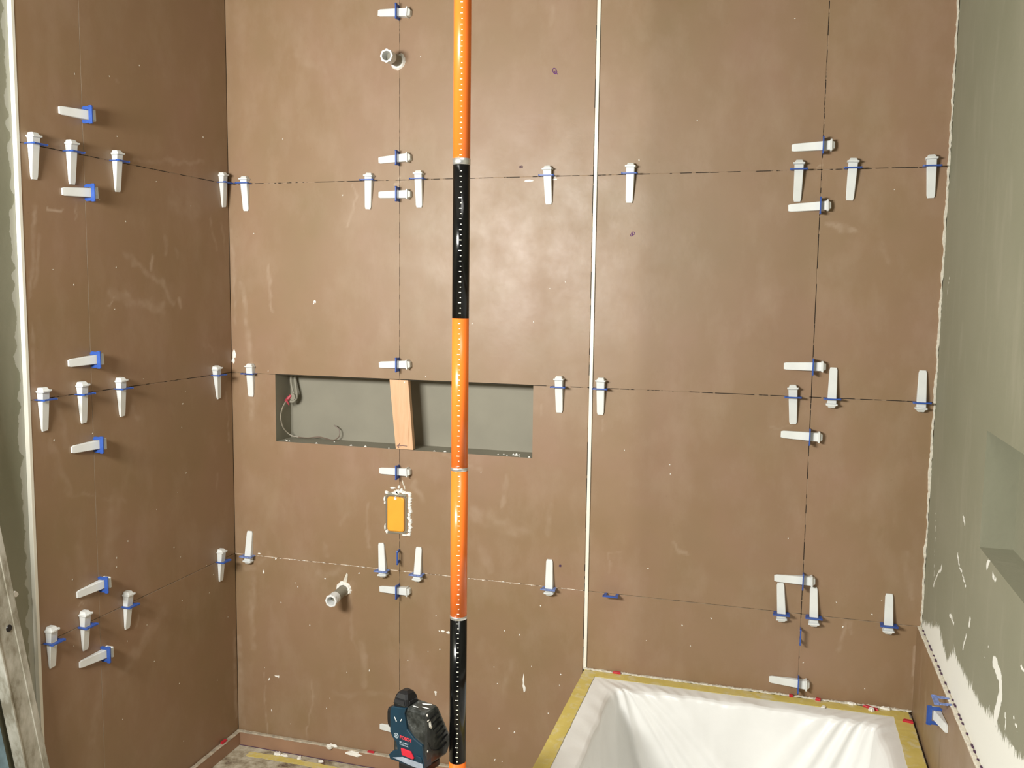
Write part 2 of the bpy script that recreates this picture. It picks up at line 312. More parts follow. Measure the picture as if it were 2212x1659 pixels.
class Slab:
    """gridded front faces of the tiles plus their edges, gathered into one wall mesh"""
    def __init__(s): s.v = []; s.f = []; s.m = []; s.n = 0; s.dust = []; s.band = []
    def grid(s, to3, u0, u1, z0, z1, step, mi, flip, dustf=None, bandf=None):
        nu = max(1, int(round((u1-u0)/step))); nz = max(1, int(round((z1-z0)/step)))
        U, Z = np.meshgrid(np.linspace(u0, u1, nu+1), np.linspace(z0, z1, nz+1))
        V = to3(U, Z).reshape(-1, 3)
        i = np.arange(nu*nz); r, c = i//nu, i % nu; a = s.n+r*(nu+1)+c
        q = np.stack([a, a+1, a+nu+2, a+nu+1], 1)
        if flip: q = q[:, ::-1]
        s.v.append(V); s.f.append(q); s.m.append(np.full(len(q), mi)); s.n += len(V)
        s.dust.append((dustf(U, Z) if dustf else np.zeros_like(U)).ravel())
        s.band.append((bandf(U, Z) if bandf else np.zeros_like(U)).ravel())
    def quad(s, pts, mi):
        s.v.append(np.array(pts, float)); s.f.append(np.array([[s.n, s.n+1, s.n+2, s.n+3]])); s.m.append(np.array([mi])); s.n += 4
        s.dust.append(np.zeros(4)); s.band.append(np.zeros(4))
    def bx(s, x0, x1, y0, y1, z0, z1, mi):
        p = lambda x, y, z: (x, y, z)
        s.quad([p(x0, y0, z0), p(x1, y0, z0), p(x1, y0, z1), p(x0, y0, z1)], mi)
        s.quad([p(x0, y1, z0), p(x0, y1, z1), p(x1, y1, z1), p(x1, y1, z0)], mi)
        s.quad([p(x0, y0, z0), p(x0, y0, z1), p(x0, y1, z1), p(x0, y1, z0)], mi)
        s.quad([p(x1, y0, z0), p(x1, y1, z0), p(x1, y1, z1), p(x1, y0, z1)], mi)
        s.quad([p(x0, y0, z0), p(x0, y1, z0), p(x1, y1, z0), p(x1, y0, z0)], mi)
        s.quad([p(x0, y0, z1), p(x1, y0, z1), p(x1, y1, z1), p(x0, y1, z1)], mi)
    def build(s, name, mats):
        V = np.concatenate(s.v); Fc = np.concatenate(s.f); Mi = np.concatenate(s.m)
        me = bpy.data.meshes.new(name)
        me.vertices.add(len(V)); me.vertices.foreach_set('co', V.ravel())
        me.loops.add(Fc.size); me.loops.foreach_set('vertex_index', Fc.ravel().astype(np.int32))
        me.polygons.add(len(Fc)); me.polygons.foreach_set('loop_start', (np.arange(len(Fc))*4).astype(np.int32))
        me.polygons.foreach_set('material_index', Mi.astype(np.int32))
        me.update(calc_edges=True)
        for nm, arr in (('dust', s.dust), ('band', s.band)):
            a = me.attributes.new(nm, 'FLOAT', 'POINT'); a.data.foreach_set('value', np.concatenate(arr).astype(np.float32))
        for m in mats: me.materials.append(m)
        return link(name, me, kind='structure')
G = .0011                                # half a joint
TD = .008                                # how far the tile faces stand in front of the joint bed
STROKES_RIGHT = [(p, w_*1.4, s_) for p, w_, s_ in STROKES_RIGHT]
STROKES_LEFT = [(p, w_, min(1, s_*1.3)) for p, w_, s_ in STROKES_LEFT]
# --- back wall
S = Slab(); to3 = lambda U, Z: np.stack([U, np.zeros_like(U), Z], -1)
fd = lambda U, Z: dust_field(U, Z, STROKES_BACK)
cols = [(0.0012, X1-G), (X1+G, XS-.003), (XS+.0105, X2-G), (X2+G, XR)]
rows = [(-.01, Z3-G), (Z3+G, Z2-G), (Z2+G, Z1-G), (Z1+G, ZT-G), (ZT+G, 2.62)]
for ci, (a, b) in enumerate(cols):
    for ri, (c, d) in enumerate(rows):
        rects = [(a, b, c, d)]
        if ri == 1 and ci == 0: rects = [(a, NX0, c, d), (NX0, b, c, NZ0)]
        if ri == 1 and ci == 1: rects = [(NX1, b, c, d), (a, NX1, c, NZ0)]
        for (u0, u1, z0, z1) in rects: S.grid(to3, u0, u1, z0, z1, .005, 0, False, fd)
        dl = NZ0 if (ri == 1 and ci == 1) else d; dr = NZ0 if (ri == 1 and ci == 0) else d
        ta, tb = (a, NX0) if (ri == 1 and ci == 0) else ((NX1, b) if (ri == 1 and ci == 1) else (a, b))
        S.quad([(a, 0, c), (a, 0, dl), (a, TD, dl), (a, TD, c)], 1); S.quad([(b, 0, c), (b, TD, c), (b, TD, dr), (b, 0, dr)], 1)
        S.quad([(a, 0, c), (a, TD, c), (b, TD, c), (b, 0, c)], 1); S.quad([(ta, 0, d), (tb, 0, d), (tb, TD, d), (ta, TD, d)], 1)
JB = .0016
def jstrip(x0, x1, z0, z1, mi): S.quad([(x0, JB, z0), (x1, JB, z0), (x1, JB, z1), (x0, JB, z1)], mi)
for (x0, x1) in ((0, XS), (XS, XR)):
    jstrip(x0, x1, Z1-.002, Z1+.002, 2); jstrip(x0, x1, ZT-.002, ZT+.002, 2); jstrip(x0, x1, Z3-.002, Z3+.002, 3 if x0 == 0 else 4)
jstrip(0, NX0, Z2-.002, Z2+.002, 4); jstrip(NX1, XR, Z2-.002, Z2+.002, 2)
for x in (X1, X2):
    if x == X1: jstrip(x-.002, x+.002, Z2, 2.62, 2); jstrip(x-.002, x+.002, 0, NZ0, 2)
    else: jstrip(x-.002, x+.002, 0, 2.62, 2)
jstrip(XS-.006, XS+.003, 0, 2.62, 2)
# masonry behind, around the niche
for (x0, x1, z0, z1) in ((-.02, NX0-.002, -.05, 2.62), (NX1+.002, XR+.02, -.05, 2.62), (NX0-.002, NX1+.002, -.05, NZ0-.002), (NX0-.002, NX1+.002, NZ1+.002, 2.62)):
    S.bx(x0, x1, .012, .20, z0, z1, 5)
wall_back = S.build('wall_back', [M['tile'], M['tile_edge'], M['joint_dark'], M['joint_light'], M['joint_tan'], M['niche']])
bm = bmesh.new()
def q4(bm, *p): return bm.faces.new([bm.verts.new(x) for x in p])
q4(bm, (NX0, ND, NZ0), (NX1, ND, NZ0), (NX1, ND, NZ1), (NX0, ND, NZ1))
q4(bm, (NX0, .0, NZ0), (NX0, ND, NZ0), (NX0, ND, NZ1), (NX0, .0, NZ1)); q4(bm, (NX1, ND, NZ0), (NX1, .0, NZ0), (NX1, .0, NZ1), (NX1, ND, NZ1))
q4(bm, (NX0, .0, NZ0), (NX1, .0, NZ0), (NX1, ND, NZ0), (NX0, ND, NZ0)); q4(bm, (NX0, .0, NZ1), (NX0, ND, NZ1), (NX1, ND, NZ1), (NX1, .0, NZ1))
bm_obj('niche_lining', bm, M['niche'], wall_back, label='grey green plastered lining of the long wall niche')
# --- left wall
S = Slab(); to3 = lambda U, Z: np.stack([np.zeros_like(U), U, Z], -1)
fd = lambda U, Z: dust_field(U, Z, STROKES_LEFT)
YJ = -.6225
for (a, b) in ((YE, YJ-.0006), (YJ+.0006, -.0012)):
    for (c, d) in rows:
        S.grid(to3, a, b, c, d, .005, 0, False, fd)
        S.quad([(0, a, c), (0, a, d), (-TD, a, d), (-TD, a, c)], 1); S.quad([(0, b, c), (-TD, b, c), (-TD, b, d), (0, b, d)], 1)
        S.quad([(0, a, c), (-TD, a, c), (-TD, b, c), (0, b, c)], 1); S.quad([(0, a, d), (0, b, d), (-TD, b, d), (-TD, a, d)], 1)
for z in (Z1, Z2, ZT, Z3): S.quad([(-JB, YE, z-.002), (-JB, 0, z-.002), (-JB, 0, z+.002), (-JB, YE, z+.002)], 2 if z != Z3 else 4)
S.quad([(-JB, YJ-.002, 0), (-JB, YJ+.002, 0), (-JB, YJ+.002, 2.62), (-JB, YJ-.002, 2.62)], 4)
S.bx(-.20, -.0105, -.832, .0, -.05, 2.62, 5)
rl = random.Random(3)
edge_n = [.008+.016*rl.random() for _ in range(130)]
def bandL(U, Z):
    e = np.interp(Z, np.linspace(0, 2.62, 130), edge_n); return np.clip(.5+((U-(-.829-e))/.012)*.5, 0, 1)
S.grid(lambda U, Z: np.stack([np.full_like(U, -.0105), U, Z], -1), -3.0, -.829, -.01, 2.62, .006, 6, False, lambda U, Z: np.zeros_like(U), bandL)
S.bx(-.20, -.012, -3.0, -.832, -.05, 2.62, 5)
wall_left = S.build('wall_left', [M['tile'], M['tile_edge'], M['joint_dark'], M['joint_light'], M['joint_tan'], M['niche'], M['plaster']])
# --- right wall
S = Slab()
RZ0, RZ1, RY1, RD = 1.034, 1.266, -.606, .06
RY0 = -1.46
top = [(-3.0, .80), (-1.013, .80), (-.875, .775), (-.80, .775), (-.709, .755), (-.645, .752), (-.519, .748), (-.42, .752), (-.36, .70), (-.239, .74), (-.126, .70), (0, .67)]
def dustR(U, Z):
    t = np.interp(U, [p[0] for p in top], [p[1] for p in top])
    base = np.clip(.5+(t-Z)/.05, 0, 1.2)
    return np.maximum(base, dust_field(U, Z, STROKES_RIGHT, .5))
to3 = lambda U, Z: np.stack([np.full_like(U, XR), U, Z], -1)
for (a, b, c, d) in ((-3.0, RY0, Z3, 2.62), (RY0, RY1, Z3, RZ0), (RY0, RY1, RZ1, 2.62), (RY1, 0, Z3, 2.62)):
    S.grid(to3, a, b, c, d, .006, 0, True, dustR)
for (a, b, c, d) in ((-3.0, RY0-.002, -.05, 2.62), (RY0-.002, RY1+.002, -.05, RZ0-.002), (RY0-.002, RY1+.002, RZ1+.002, 2.62), (RY1+.002, .0, -.05, 2.62)):
    S.bx(XR+.001, XR+.2, a, b, c, d, 1)
YB = XR+RD
S.quad([(YB, RY0, RZ0), (YB, RY0, RZ1), (YB, RY1, RZ1), (YB, RY1, RZ0)], 0)
S.quad([(XR, RY1, RZ0), (YB, RY1, RZ0), (YB, RY1, RZ1), (XR, RY1, RZ1)], 0); S.quad([(XR, RY0, RZ0), (XR, RY0, RZ1), (YB, RY0, RZ1), (YB, RY0, RZ0)], 0)
S.quad([(XR, RY0, RZ0), (YB, RY0, RZ0), (YB, RY1, RZ0), (XR, RY1, RZ0)], 0); S.quad([(XR, RY0, RZ1), (XR, RY1, RZ1), (YB, RY1, RZ1), (YB, RY0, RZ1)], 0)
# low tiles along the tub
fdr = lambda U, Z: dust_field(U, Z, [([(-.20, .45), (-.19, .55)], .012, .4), ([(-.30, .60), (-.28, .64)], .015, .35), ([(-.42, .52), (-.45, .45)], .01, .35), ([(-.10, .50), (-.1, .62)], .02, .25)])
for (a, b) in ((-3.0, -1.02), (-1.018, -.4065), (-.4055, 0.0)):
    S.grid(lambda U, Z: np.stack([np.full_like(U, XL_TILE), U, Z], -1), a, b, -.01, Z3, .006, 2, True, fdr)
S.quad([(XL_TILE, -3, Z3), (XR+.001, -3, Z3), (XR+.001, 0, Z3), (XL_TILE, 0, Z3)], 3)
S.quad([(XL_TILE+.0016, -1.03, 0), (XL_TILE+.0016, -1.03, Z3-.001), (XL_TILE+.0016, -.40, Z3-.001), (XL_TILE+.0016, -.40, 0)], 4)
wall_right = S.build('wall_right', [M['plaster'], M['niche'], M['tile'], M['tile_edge'], M['joint_tan']])
for o in (wall_back, wall_left, wall_right):
    pass
wall_back['label'] = 'back wall of large brown tiles with a long recessed niche'
wall_left['label'] = 'left wall of brown tiles ending at a white edge and grey plaster'
wall_right['label'] = 'grey plastered right wall with white smears above a low row of brown tiles'
bm = bmesh.new(); box(bm, -.2, XR+.2, -3.0, .2, -.12, 0.0)
fl = bm_obj('floor', bm, M['floor'], kind='structure')
bm = bmesh.new(); box(bm, -.2, XR+.2, -3.0, .2, 2.62, 2.72)
bm_obj('ceiling', bm, M['ceiling'], kind='structure')
# --- trims: corner bead on the left, glass channel on the back wall, sealing line in the right corner, bead behind the tub
def ragged_strip(name, p_at, L0, L1, w0, w1, th, mat, n=160, jit=.3, seed=1, parent=None, kind='structure', **kw):
    """strip along one axis; p_at(t, across, height) -> xyz"""
    r = random.Random(seed); bm = bmesh.new(); rings = []
    a = b = 0
    for i in range(n+1):
        t = L0+(L1-L0)*i/n
        a = a*.6+r.uniform(-jit, jit)*.6; b = b*.6+r.uniform(-jit, jit)*.6
        W = (w1-w0); u0, u1 = w0-a*W, w1+b*W
        hh = th*(1+r.uniform(-jit, jit))
        rings.append([p_at(t, u0, 0), p_at(t, u1, 0), p_at(t, u1-.2*(u1-u0), hh), p_at(t, u0+.2*(u1-u0), hh)])
    loft(bm, rings)
    return bm_obj(name, bm, mat, parent, kind=kind, **kw)
bm = bmesh.new(); box(bm, XS, XS+.0095, -.0045, .010, .417, 2.62)
bm_obj('trim_1', bm, M['white_trim'], kind='structure', bev=.0008)
bm = bmesh.new(); box(bm, -.012, .0012, -.8315, -.8222, 0, 2.62)
bm_obj('trim_2', bm, M['white_trim'], kind='structure', bev=.001)
ragged_strip('trim_3', lambda t, a, h: (XR-a, -h*.6, t), Z3+.002, 2.62, -.0005, .0052, .006, M['cream'], 260, .45, 4)
ragged_strip('trim_4', lambda t, a, h: (t, -a, .417+h), XS+.002, XL_TILE-.002, .0, .010, .003, M['cream'], 200, .4, 5)
ragged_strip('trim_5', lambda t, a, h: (XL_TILE+a, t, Z3+h), -1.8, -.002, .001, .0115, .0015, M['cream'], 300, .15, 6)
# black gaps left in the corner sealing of the low tiles
r = random.Random(9); bm = bmesh.new(); y = -.03
while y > -1.05:
    L = r.uniform(.004, .018); 
    box(bm, XR-.004, XR-.0005, y-L, y, Z3+.0008, Z3+.0034); y -= L+r.uniform(.006, .045)
bm_obj('joint_gaps', bm, M['pen'], bpy.data.objects['trim_5'], label='dark gaps in the mortar line', kind='stuff')
# plinth
def plinth(name, f, L0, L1):
    bm = bmesh.new(); f(bm, L0, L1); return bm_obj(name, bm, M['plinth'], kind='structure', bev=.0008)
bb = plinth('baseboard_back', lambda bm, a, b: box(bm, a, b, -.016, -.001, 0, .044), .0165, 1.174)
bl = plinth('baseboard_left', lambda bm, a, b: box(bm, .001, .016, a, b, 0, .044), -.74, -.0005)
ragged_strip('dusty_ledge', lambda t, a, h: (t, -a, .044+h), .002, 1.172, .0, .0165, .0030, M['dusty_top'], 240, .12, 12, bb, None, label='dusty mortar along the plinth top')
ragged_strip('dusty_ledge', lambda t, a, h: (a, t, .044+h), -.74, -.018, .0, .0165, .0030, M['dusty_top'], 160, .12, 13, bl, None, label='dusty mortar along the plinth top')
ragged_strip('joint_line', lambda t, a, h: (t, -.016-a, h), .017, 1.172, .0, .003, .0012, M['pen'], 120, .3, 14, bb, None, label='dark gap under the plinth')

# mortar specks and pen marks on the back wall
def speck_mesh(name, spots, wallf, mat, parent, seed, label):
    r = random.Random(seed); bm = bmesh.new()
    for (u, z, rx, rz, rot) in spots:
        n = 9; pts = []
        for i in range(n):
            a = 2*math.pi*i/n; q = 1+r.uniform(-.3, .3); x, y = rx*q*math.cos(a), rz*q*math.sin(a)
            pts.append((u+x*math.cos(rot)-y*math.sin(rot), z+x*math.sin(rot)+y*math.cos(rot)))
        base = [bm.verts.new(wallf(p[0], p[1], 0)) for p in pts]; tp = bm.verts.new(wallf(u, z, min(rx, rz)*.6))
        for i in range(n): bm.faces.new((base[i], base[(i+1) % n], tp))
    return bm_obj(name, bm, mat, parent, kind='stuff', label=label)
r = random.Random(21)
WB = lambda u, z, h: (u, -.0002-h, z)
sp = [(.302, 1.484, .004, .004, 0), (.298, 1.479, .002, .003, 0), (.995, .345, .0025, .026, .05), (.997, .33, .004, .013, .1), (.734, .474, .006, .0035, 0), (.751, .473, .007, .0045, 0), (.722, .474, .003, .002, 0), (.009, 1.312, .007, .016, 0), (.006, 1.29, .005, .008, 0), (.105, .60, .003, .006, .2), (.09, .66, .006, .0022, 0), (.152, .648, .004, .002, .3), (.155, .25, .004, .004, 0), (.147, .25, .006, .0025, 0), (.12, .235, .002, .006, -.4), (.71, .27, .0025, .007, 0), (.71, .275, .005, .003, 0), (.45, .63, .003, .002, .5), (.33, .60, .003, .002, 0), (.99, 1.84, .012, .003, 0), (1.065, 1.842, .008, .002, 0)]
sp += [(r.uniform(.1, 1.15), r.uniform(.08, .6), r.uniform(.0008, .0022), r.uniform(.0012, .004), r.uniform(-.5, .5)) for _ in range(34)]
sp += [(r.uniform(.05, 2.05), r.uniform(.6, 2.3), r.uniform(.0008, .0018), r.uniform(.001, .003), r.uniform(-.5, .5)) for _ in range(22)]
sp += [(r.uniform(1.2, 2.05), r.uniform(.44, .75), r.uniform(.001, .003), r.uniform(.001, .003), r.uniform(-1.5, 1.5)) for _ in range(12)]
# dashes of mortar along the third joint
x = .10
while x < 1.16:
    L = r.uniform(.003, .012)
    if not (.50 < x < .57 or .62 < x < .69): sp.append((x, Z3+r.uniform(-.0012, .0006), L*.5, .0010, 0))
    x += L+r.uniform(.004, .03)
speck_mesh('mortar_specks', sp, WB, M['white_mortar'], wall_back, 5, 'small white splashes of mortar')
sl = [(r.uniform(-.78, -.03), r.uniform(.1, 2.2), r.uniform(.0008, .002), r.uniform(.001, .003), r.uniform(-.5, .5)) for _ in range(46)]
speck_mesh('mortar_specks', sl, lambda u, z, h: (.0002+h, u, z), M['cream'], wall_left, 6, 'small pale splashes of mortar')
def pen_mark(loops, mat, label, th=.0011):
    bm = bmesh.new()
    for L in loops: tube(bm, [(u, -.0004, z) for u, z in L], th, 5)
    return bm_obj('pen_mark', bm, mat, wall_back, label=label)
def oval(cx, cz, a, b, rot, n=14): return [(cx+a*math.cos(t)*math.cos(rot)-b*math.sin(t)*math.sin(rot), cz+a*math.cos(t)*math.sin(rot)+b*math.sin(t)*math.cos(rot)) for t in [2*math.pi*i/n for i in range(n+1)]]
pen_mark([oval(1.060, 2.141, .0052, .0085, .45), oval(1.062, 2.138, .002, .004, .4), [(1.066, 2.135), (1.068, 2.131)]], M['purple_pen'], 'small purple pen oval high on the tiles')
pen_mark([oval(.963, 1.879, .003, .003, 0), oval(.9675, 1.8795, .003, .003, 0)], M['pen'], 'tiny brown pen loop above the joint', .0006)
pen_mark([oval(1.2925, 1.689, .0045, .0042, 0), oval(1.288, 1.6845, .0035, .003, 0), [(1.288, 1.683), (1.292, 1.691)]], M['purple_pen'], 'small purple double loop of pen', .0009)
bm = bmesh.new(); prism(bm, [(1.0985, .7165), (1.105, .7165), (1.106, .7205), (1.1045, .7235), (1.099, .7225)], 'y', -.0006, .0)
bm_obj('screw_hole', bm, M['pen'], wall_back, label='small dark hole in the tile')
# ------------------------------------------------------------------ bathtub, film and tape
TX0, TX1, TY0, TY1, TZ = 1.181, 2.075, -1.72, -.002, .412
def rrect(x0, x1, y0, y1, r, z, ns=40, nc=10):
    pts = []
    cs = [(x1-r, y1-r, 0), (x0+r, y1-r, 90), (x0+r, y0+r, 180), (x1-r, y0+r, 270)]
    for k, (cx, cy, a0) in enumerate(cs):
        for i in range(nc): 
            a = math.radians(a0+90*i/(nc-1)); pts.append((cx+r*math.cos(a), cy+r*math.sin(a), z))
        nx = cs[(k+1) % 4]; a = math.radians(a0+90); b = math.radians(nx[2])
        p, q = (cx+r*math.cos(a), cy+r*math.sin(a)), (nx[0]+r*math.cos(b), nx[1]+r*math.sin(b))
        for i in range(1, ns): pts.append((p[0]+(q[0]-p[0])*i/ns, p[1]+(q[1]-p[1])*i/ns, z))
    return pts
tub = empty('bathtub', (1.62, -.86, 0)); tag(tub, 'white built-in bathtub masked with yellow tape and lined with film', 'bathtub')
bm = bmesh.new(); o_ = lambda z, i=0: [(x-1.62, y+.86, zz) for x, y, zz in rrect(TX0+i, TX1-i, TY0+i, TY1-i, .006, z)]
IN = lambda e, z, r: [(x-1.62, y+.86, zz) for x, y, zz in rrect(1.270+e, 2.00-e, -1.62+e, -.088-e, r, z)]
loft(bm, [o_(0), o_(TZ-.004), o_(TZ, .004), IN(-.006, TZ, .05), IN(.004, TZ-.008, .05), IN(.014, TZ-.04, .06), IN(.03, .30, .07), IN(.05, .14, .08), IN(.09, .075, .09), IN(.16, .05, .09)])
bm_obj('tub_shell', bm, M['enamel'], tub, smooth=False)
# film: loops from the rim border down into the tub, with folds fanning from the corners
bm = bmesh.new(); rs = random.Random(11)
prof = [(-.058, .0045), (-.03, .0048), (-.010, .0050), (-.002, .0045), (.006, .000), (.010, -.008), (.013, -.022), (.017, -.045), (.022, -.075), (.028, -.11), (.034, -.15), (.04, -.19), (.048, -.235), (.058, -.27), (.08, -.31), (.12, -.335), (.18, -.348), (.26, -.352), (.33, -.353)]
# resample profile
P2 = []
for (a, b), (c, d) in zip(prof, prof[1:]):
    for k in range(4): P2.append((a+(c-a)*k/4, b+(d-b)*k/4))
P2.append(prof[-1])
NS, NC = 130, 14
folds = []
def per(x, y):  # index position along the loop, computed from the outermost ring
    return min(range(len(base0)), key=lambda i: (base0[i][0]-x)**2+(base0[i][1]-y)**2)
base0 = rrect(1.270, 2.00, -1.62, -.088, .045, 0, NS, NC); n0 = len(base0)
# (start point, drift in loop steps over the full depth, width in steps, height)
for (x, y, dr, wd, am) in [(1.315, -.088, -46, 2.2, .0105), (1.335, -.088, -66, 3.5, .012), (1.38, -.088, -84, 4.5, .009), (1.45, -.088, -60, 5, .006), (1.295, -.093, -8, 1.6, .014), (1.275, -.12, 12, 3, .008),
                      (1.90, -.088, 34, 3.0, .012), (1.94, -.088, 22, 2.4, .014), (1.975, -.09, 8, 2, .014), (2.0, -.12, -14, 3, .011), (2.0, -.17, -22, 4, .009), (1.85, -.088, 52, 5, .008), (1.62, -.088, 16, 7, .004), (1.27, -.5, 6, 8, .004), (1.27, -.3, 18, 4, .005), (2.0, -.5, 0, 6, .004)]:
    folds.append((per(x, y), dr, wd, am))
rings = []
for k, (e, dz) in enumerate(P2):
    t = max(0., min(1., (-dz+.004)/.35)); base = rrect(1.270+e+.007, 2.00-e-.007, -1.62+e+.007, -.088-e-.007, max(.012, .045+min(0, e)*.5+max(0, e)*.3), TZ+dz, NS, NC)
    ring = []
    for i, (x, y, z) in enumerate(base):
        nx, ny = 1.635-x, -.85-y
        a, b = base[(i+1) % n0], base[i-1]; tx, ty = a[0]-b[0], a[1]-b[1]; l = math.hypot(tx, ty)+1e-9; px, py = -ty/l, tx/l
        if px*nx+py*ny < 0: px, py = -px, -py
        h = 0
        for (f0, dr, wd, am) in folds:
            d = (i-(f0+dr*t)+n0/2) % n0-n0/2
            h += am*math.exp(-(d/(wd*(1+1.2*t)))**2)
        g = min(1, max(0, (k-7)/6)); g2 = min(1, max(0, (k)/8))
        h = h*g
        zz = z+.0022*g2*math.sin(i*.21+k*.13)*math.sin(i*.05+1)*(1-min(1, t*8))+.0006*g2*math.sin(i*.9)
        if k < 2: zz = z
        ring.append((x+px*h, y+py*h, zz))
    rings.append(ring)
loft(bm, rings, False)
bm.verts.ensure_lookup_table(); bm.faces.new(bm.verts[-n0:])
film = bm_obj('protective_film', bm, M['sheet'], smooth=True)
tag(film, 'crumpled white plastic film lining the inside of the bathtub', 'plastic film')
def tape(x0, x1, y0, y1, z, seed, label):
    r = random.Random(seed); bm = bmesh.new(); longx = (x1-x0) > (y1-y0); L = (x1-x0) if longx else (y1-y0); n = int(L/.012)
    rings = []
    for i in range(n+1):
        t = i/n; j = lambda: r.uniform(-.0007, .0007)
        hh = z+.0007+abs(r.gauss(0, .0003))
        if longx:
            x = x0+L*t; a, b = y0+j(), y1+j(); c = [(x, a, z), (x, b, z), (x, b, hh), (x, (a+b)/2, hh+r.uniform(0, .0008)), (x, a, hh)]
        else:
            y = y0+L*t; a, b = x0+j(), x1+j(); c = [(a, y, z), (b, y, z), (b, y, hh), ((a+b)/2, y, hh+r.uniform(0, .0008)), (a, y, hh)]
        rings.append(c)
    loft(bm, rings); o = bm_obj('masking_tape', bm, M['tape']); return tag(o, label, 'tape', 'yellow tape round the bathtub')
tape(1.184, 2.066, -.052, -.013, TZ+.0052, 1, 'yellow masking tape strip along the back rim of the tub')
tape(1.184, 1.222, -1.70, -.050, TZ+.0056, 2, 'yellow masking tape strip along the left rim of the tub')
tr = tape(2.026, 2.070, -1.70, -.050, TZ+.0056, 3, 'wide stained yellow tape strip along the right rim by the wall')
del tr['group']
bm = bmesh.new(); r = random.Random(31)
for k in range(7):
    x, y = 1.20+r.uniform(-.008, .012), -.07-.02*k+r.uniform(-.01, .01); rr = r.uniform(.002, .005)
    loft(bm, [[(x+px, y+py, TZ+.0066) for px, py, _ in circ(rr, 8)], [(x+px, y+py, TZ+.0072) for px, py, _ in circ(rr*.6, 8)]])
# floor tape
bm.free()
bm = bmesh.new(); r = random.Random(8); rings = []
for i in range(61):
    t = i/60; x = .075+.80*t; y = -.062+.004*math.sin(t*9); a = .014+r.uniform(-.002, .002)
    rings.append([(x, y-a, .0), (x, y+a, .0), (x, y+a, .0012), (x, y-a, .0012)])
loft(bm, rings); ft = bm_obj('floor_tape', bm, M['tape']); tag(ft, 'yellow tape stuck on the dirty floor beside the plinth', 'tape')

# red levelling chips peeking out of the joints
def red_chip(loc, size, rot, label):
    bm = bmesh.new(); L, Wd, H = size
    prism(bm, [(-L/2, -Wd/2), (L/2, -Wd/2), (L/2*.8, Wd/2), (-L/2*.8, Wd/2)], 'z', 0, H)
    o = bm_obj('red_tile_wedge', bm, M['red'], bev=.0006); o.location = loc; o.rotation_euler = rot
    return tag(o, label, 'tile wedge', 'red wedges under the lowest tiles')
red_chip((1.28, -.011, .4185), (.024, .010, .005), (0, 0, 0), 'small red wedge behind the tub rim, close to its left corner')
red_chip((1.766, -.012, .4185), (.010, .010, .006), (0, 0, .2), 'small red wedge behind the tub rim, just below the lowest leveling clip')
red_chip((1.838, -.014, .4185), (.014, .010, .006), (0, 0, -.3), 'small red wedge on the tub rim right of the lowest leveling clip')
red_chip((1.972, -.022, .4185), (.040, .009, .005), (0, .05, -.35), 'long red wedge lying at the back right corner of the tub')
red_chip((2.058, -.075, .4190), (.026, .012, .005), (0, 0, -.2), 'pointed red wedge on the right tub rim beside the right wall')
red_chip((.494, -.010, .0475), (.024, .009, .004), (0, 0, 0), 'small dark red wedge on the back plinth left of the laser level')
red_chip((.010, -.100, .0475), (.026, .009, .006), (0, 0, 1.57), 'red wedge on the left plinth near the room corner')
# crumbs of dried mortar
def flake(loc, rx, ry, h, seed, label, rot=(0, 0, 0)):
    r = random.Random(seed); bm = bmesh.new()
    P = blob_ring(0, 0, rx, ry, 14, .28, r); Q = [(x*.8, y*.8) for x, y in P]
    loft(bm, [[(x, y, 0) for x, y in P], [(x, y, h*r.uniform(.7, 1)) for x, y in Q]])
    o = bm_obj('mortar_flake', bm, M['white_mortar']); o.location = loc; o.rotation_euler = rot
    return tag(o, label, 'mortar flake', 'flakes of dried white mortar')
flake((.352, -.0175, .0465), .013, .009, .010, 1, 'jagged white mortar flake on the plinth, nearer the left corner', (.5, 0, .3))
flake((.366, -.013, .049), .012, .006, .008, 7, 'small white mortar flake leaning on the wall above the plinth', (.9, .3, .2))
flake((.435, -.0165, .036), .026, .009, .003, 2, 'wide oval white mortar patch on the plinth edge', (1.45, 0, 0))
flake((.169, -.034, 0), .013, .010, .006, 3, 'white mortar flake on the floor near the left corner')
flake((.196, -.034, 0), .013, .006, .005, 4, 'white mortar flake on the floor, middle of the three at the plinth')
flake((.326, -.034, 0), .009, .006, .004, 5, 'small white mortar flake on the floor, rightmost under the plinth')
flake((.250, -.036, 0), .007, .010, .006, 6, 'tiny pointed mortar flake on the floor tape edge')
flake((1.972, -.035, .4190), .010, .007, .008, 8, 'white mortar crumb on the tape at the back right tub corner')
flake((1.925, -.012, .4190), .012, .006, .006, 9, 'white mortar crumb between tub tape and wall near the right end')
flake((2.010, -.014, .4190), .013, .006, .006, 10, 'white mortar crumb at the wall just left of the right tub corner')
flake((1.850, -.055, .4190), .006, .008, .003, 11, 'small mortar crumb on the back tape of the tub')

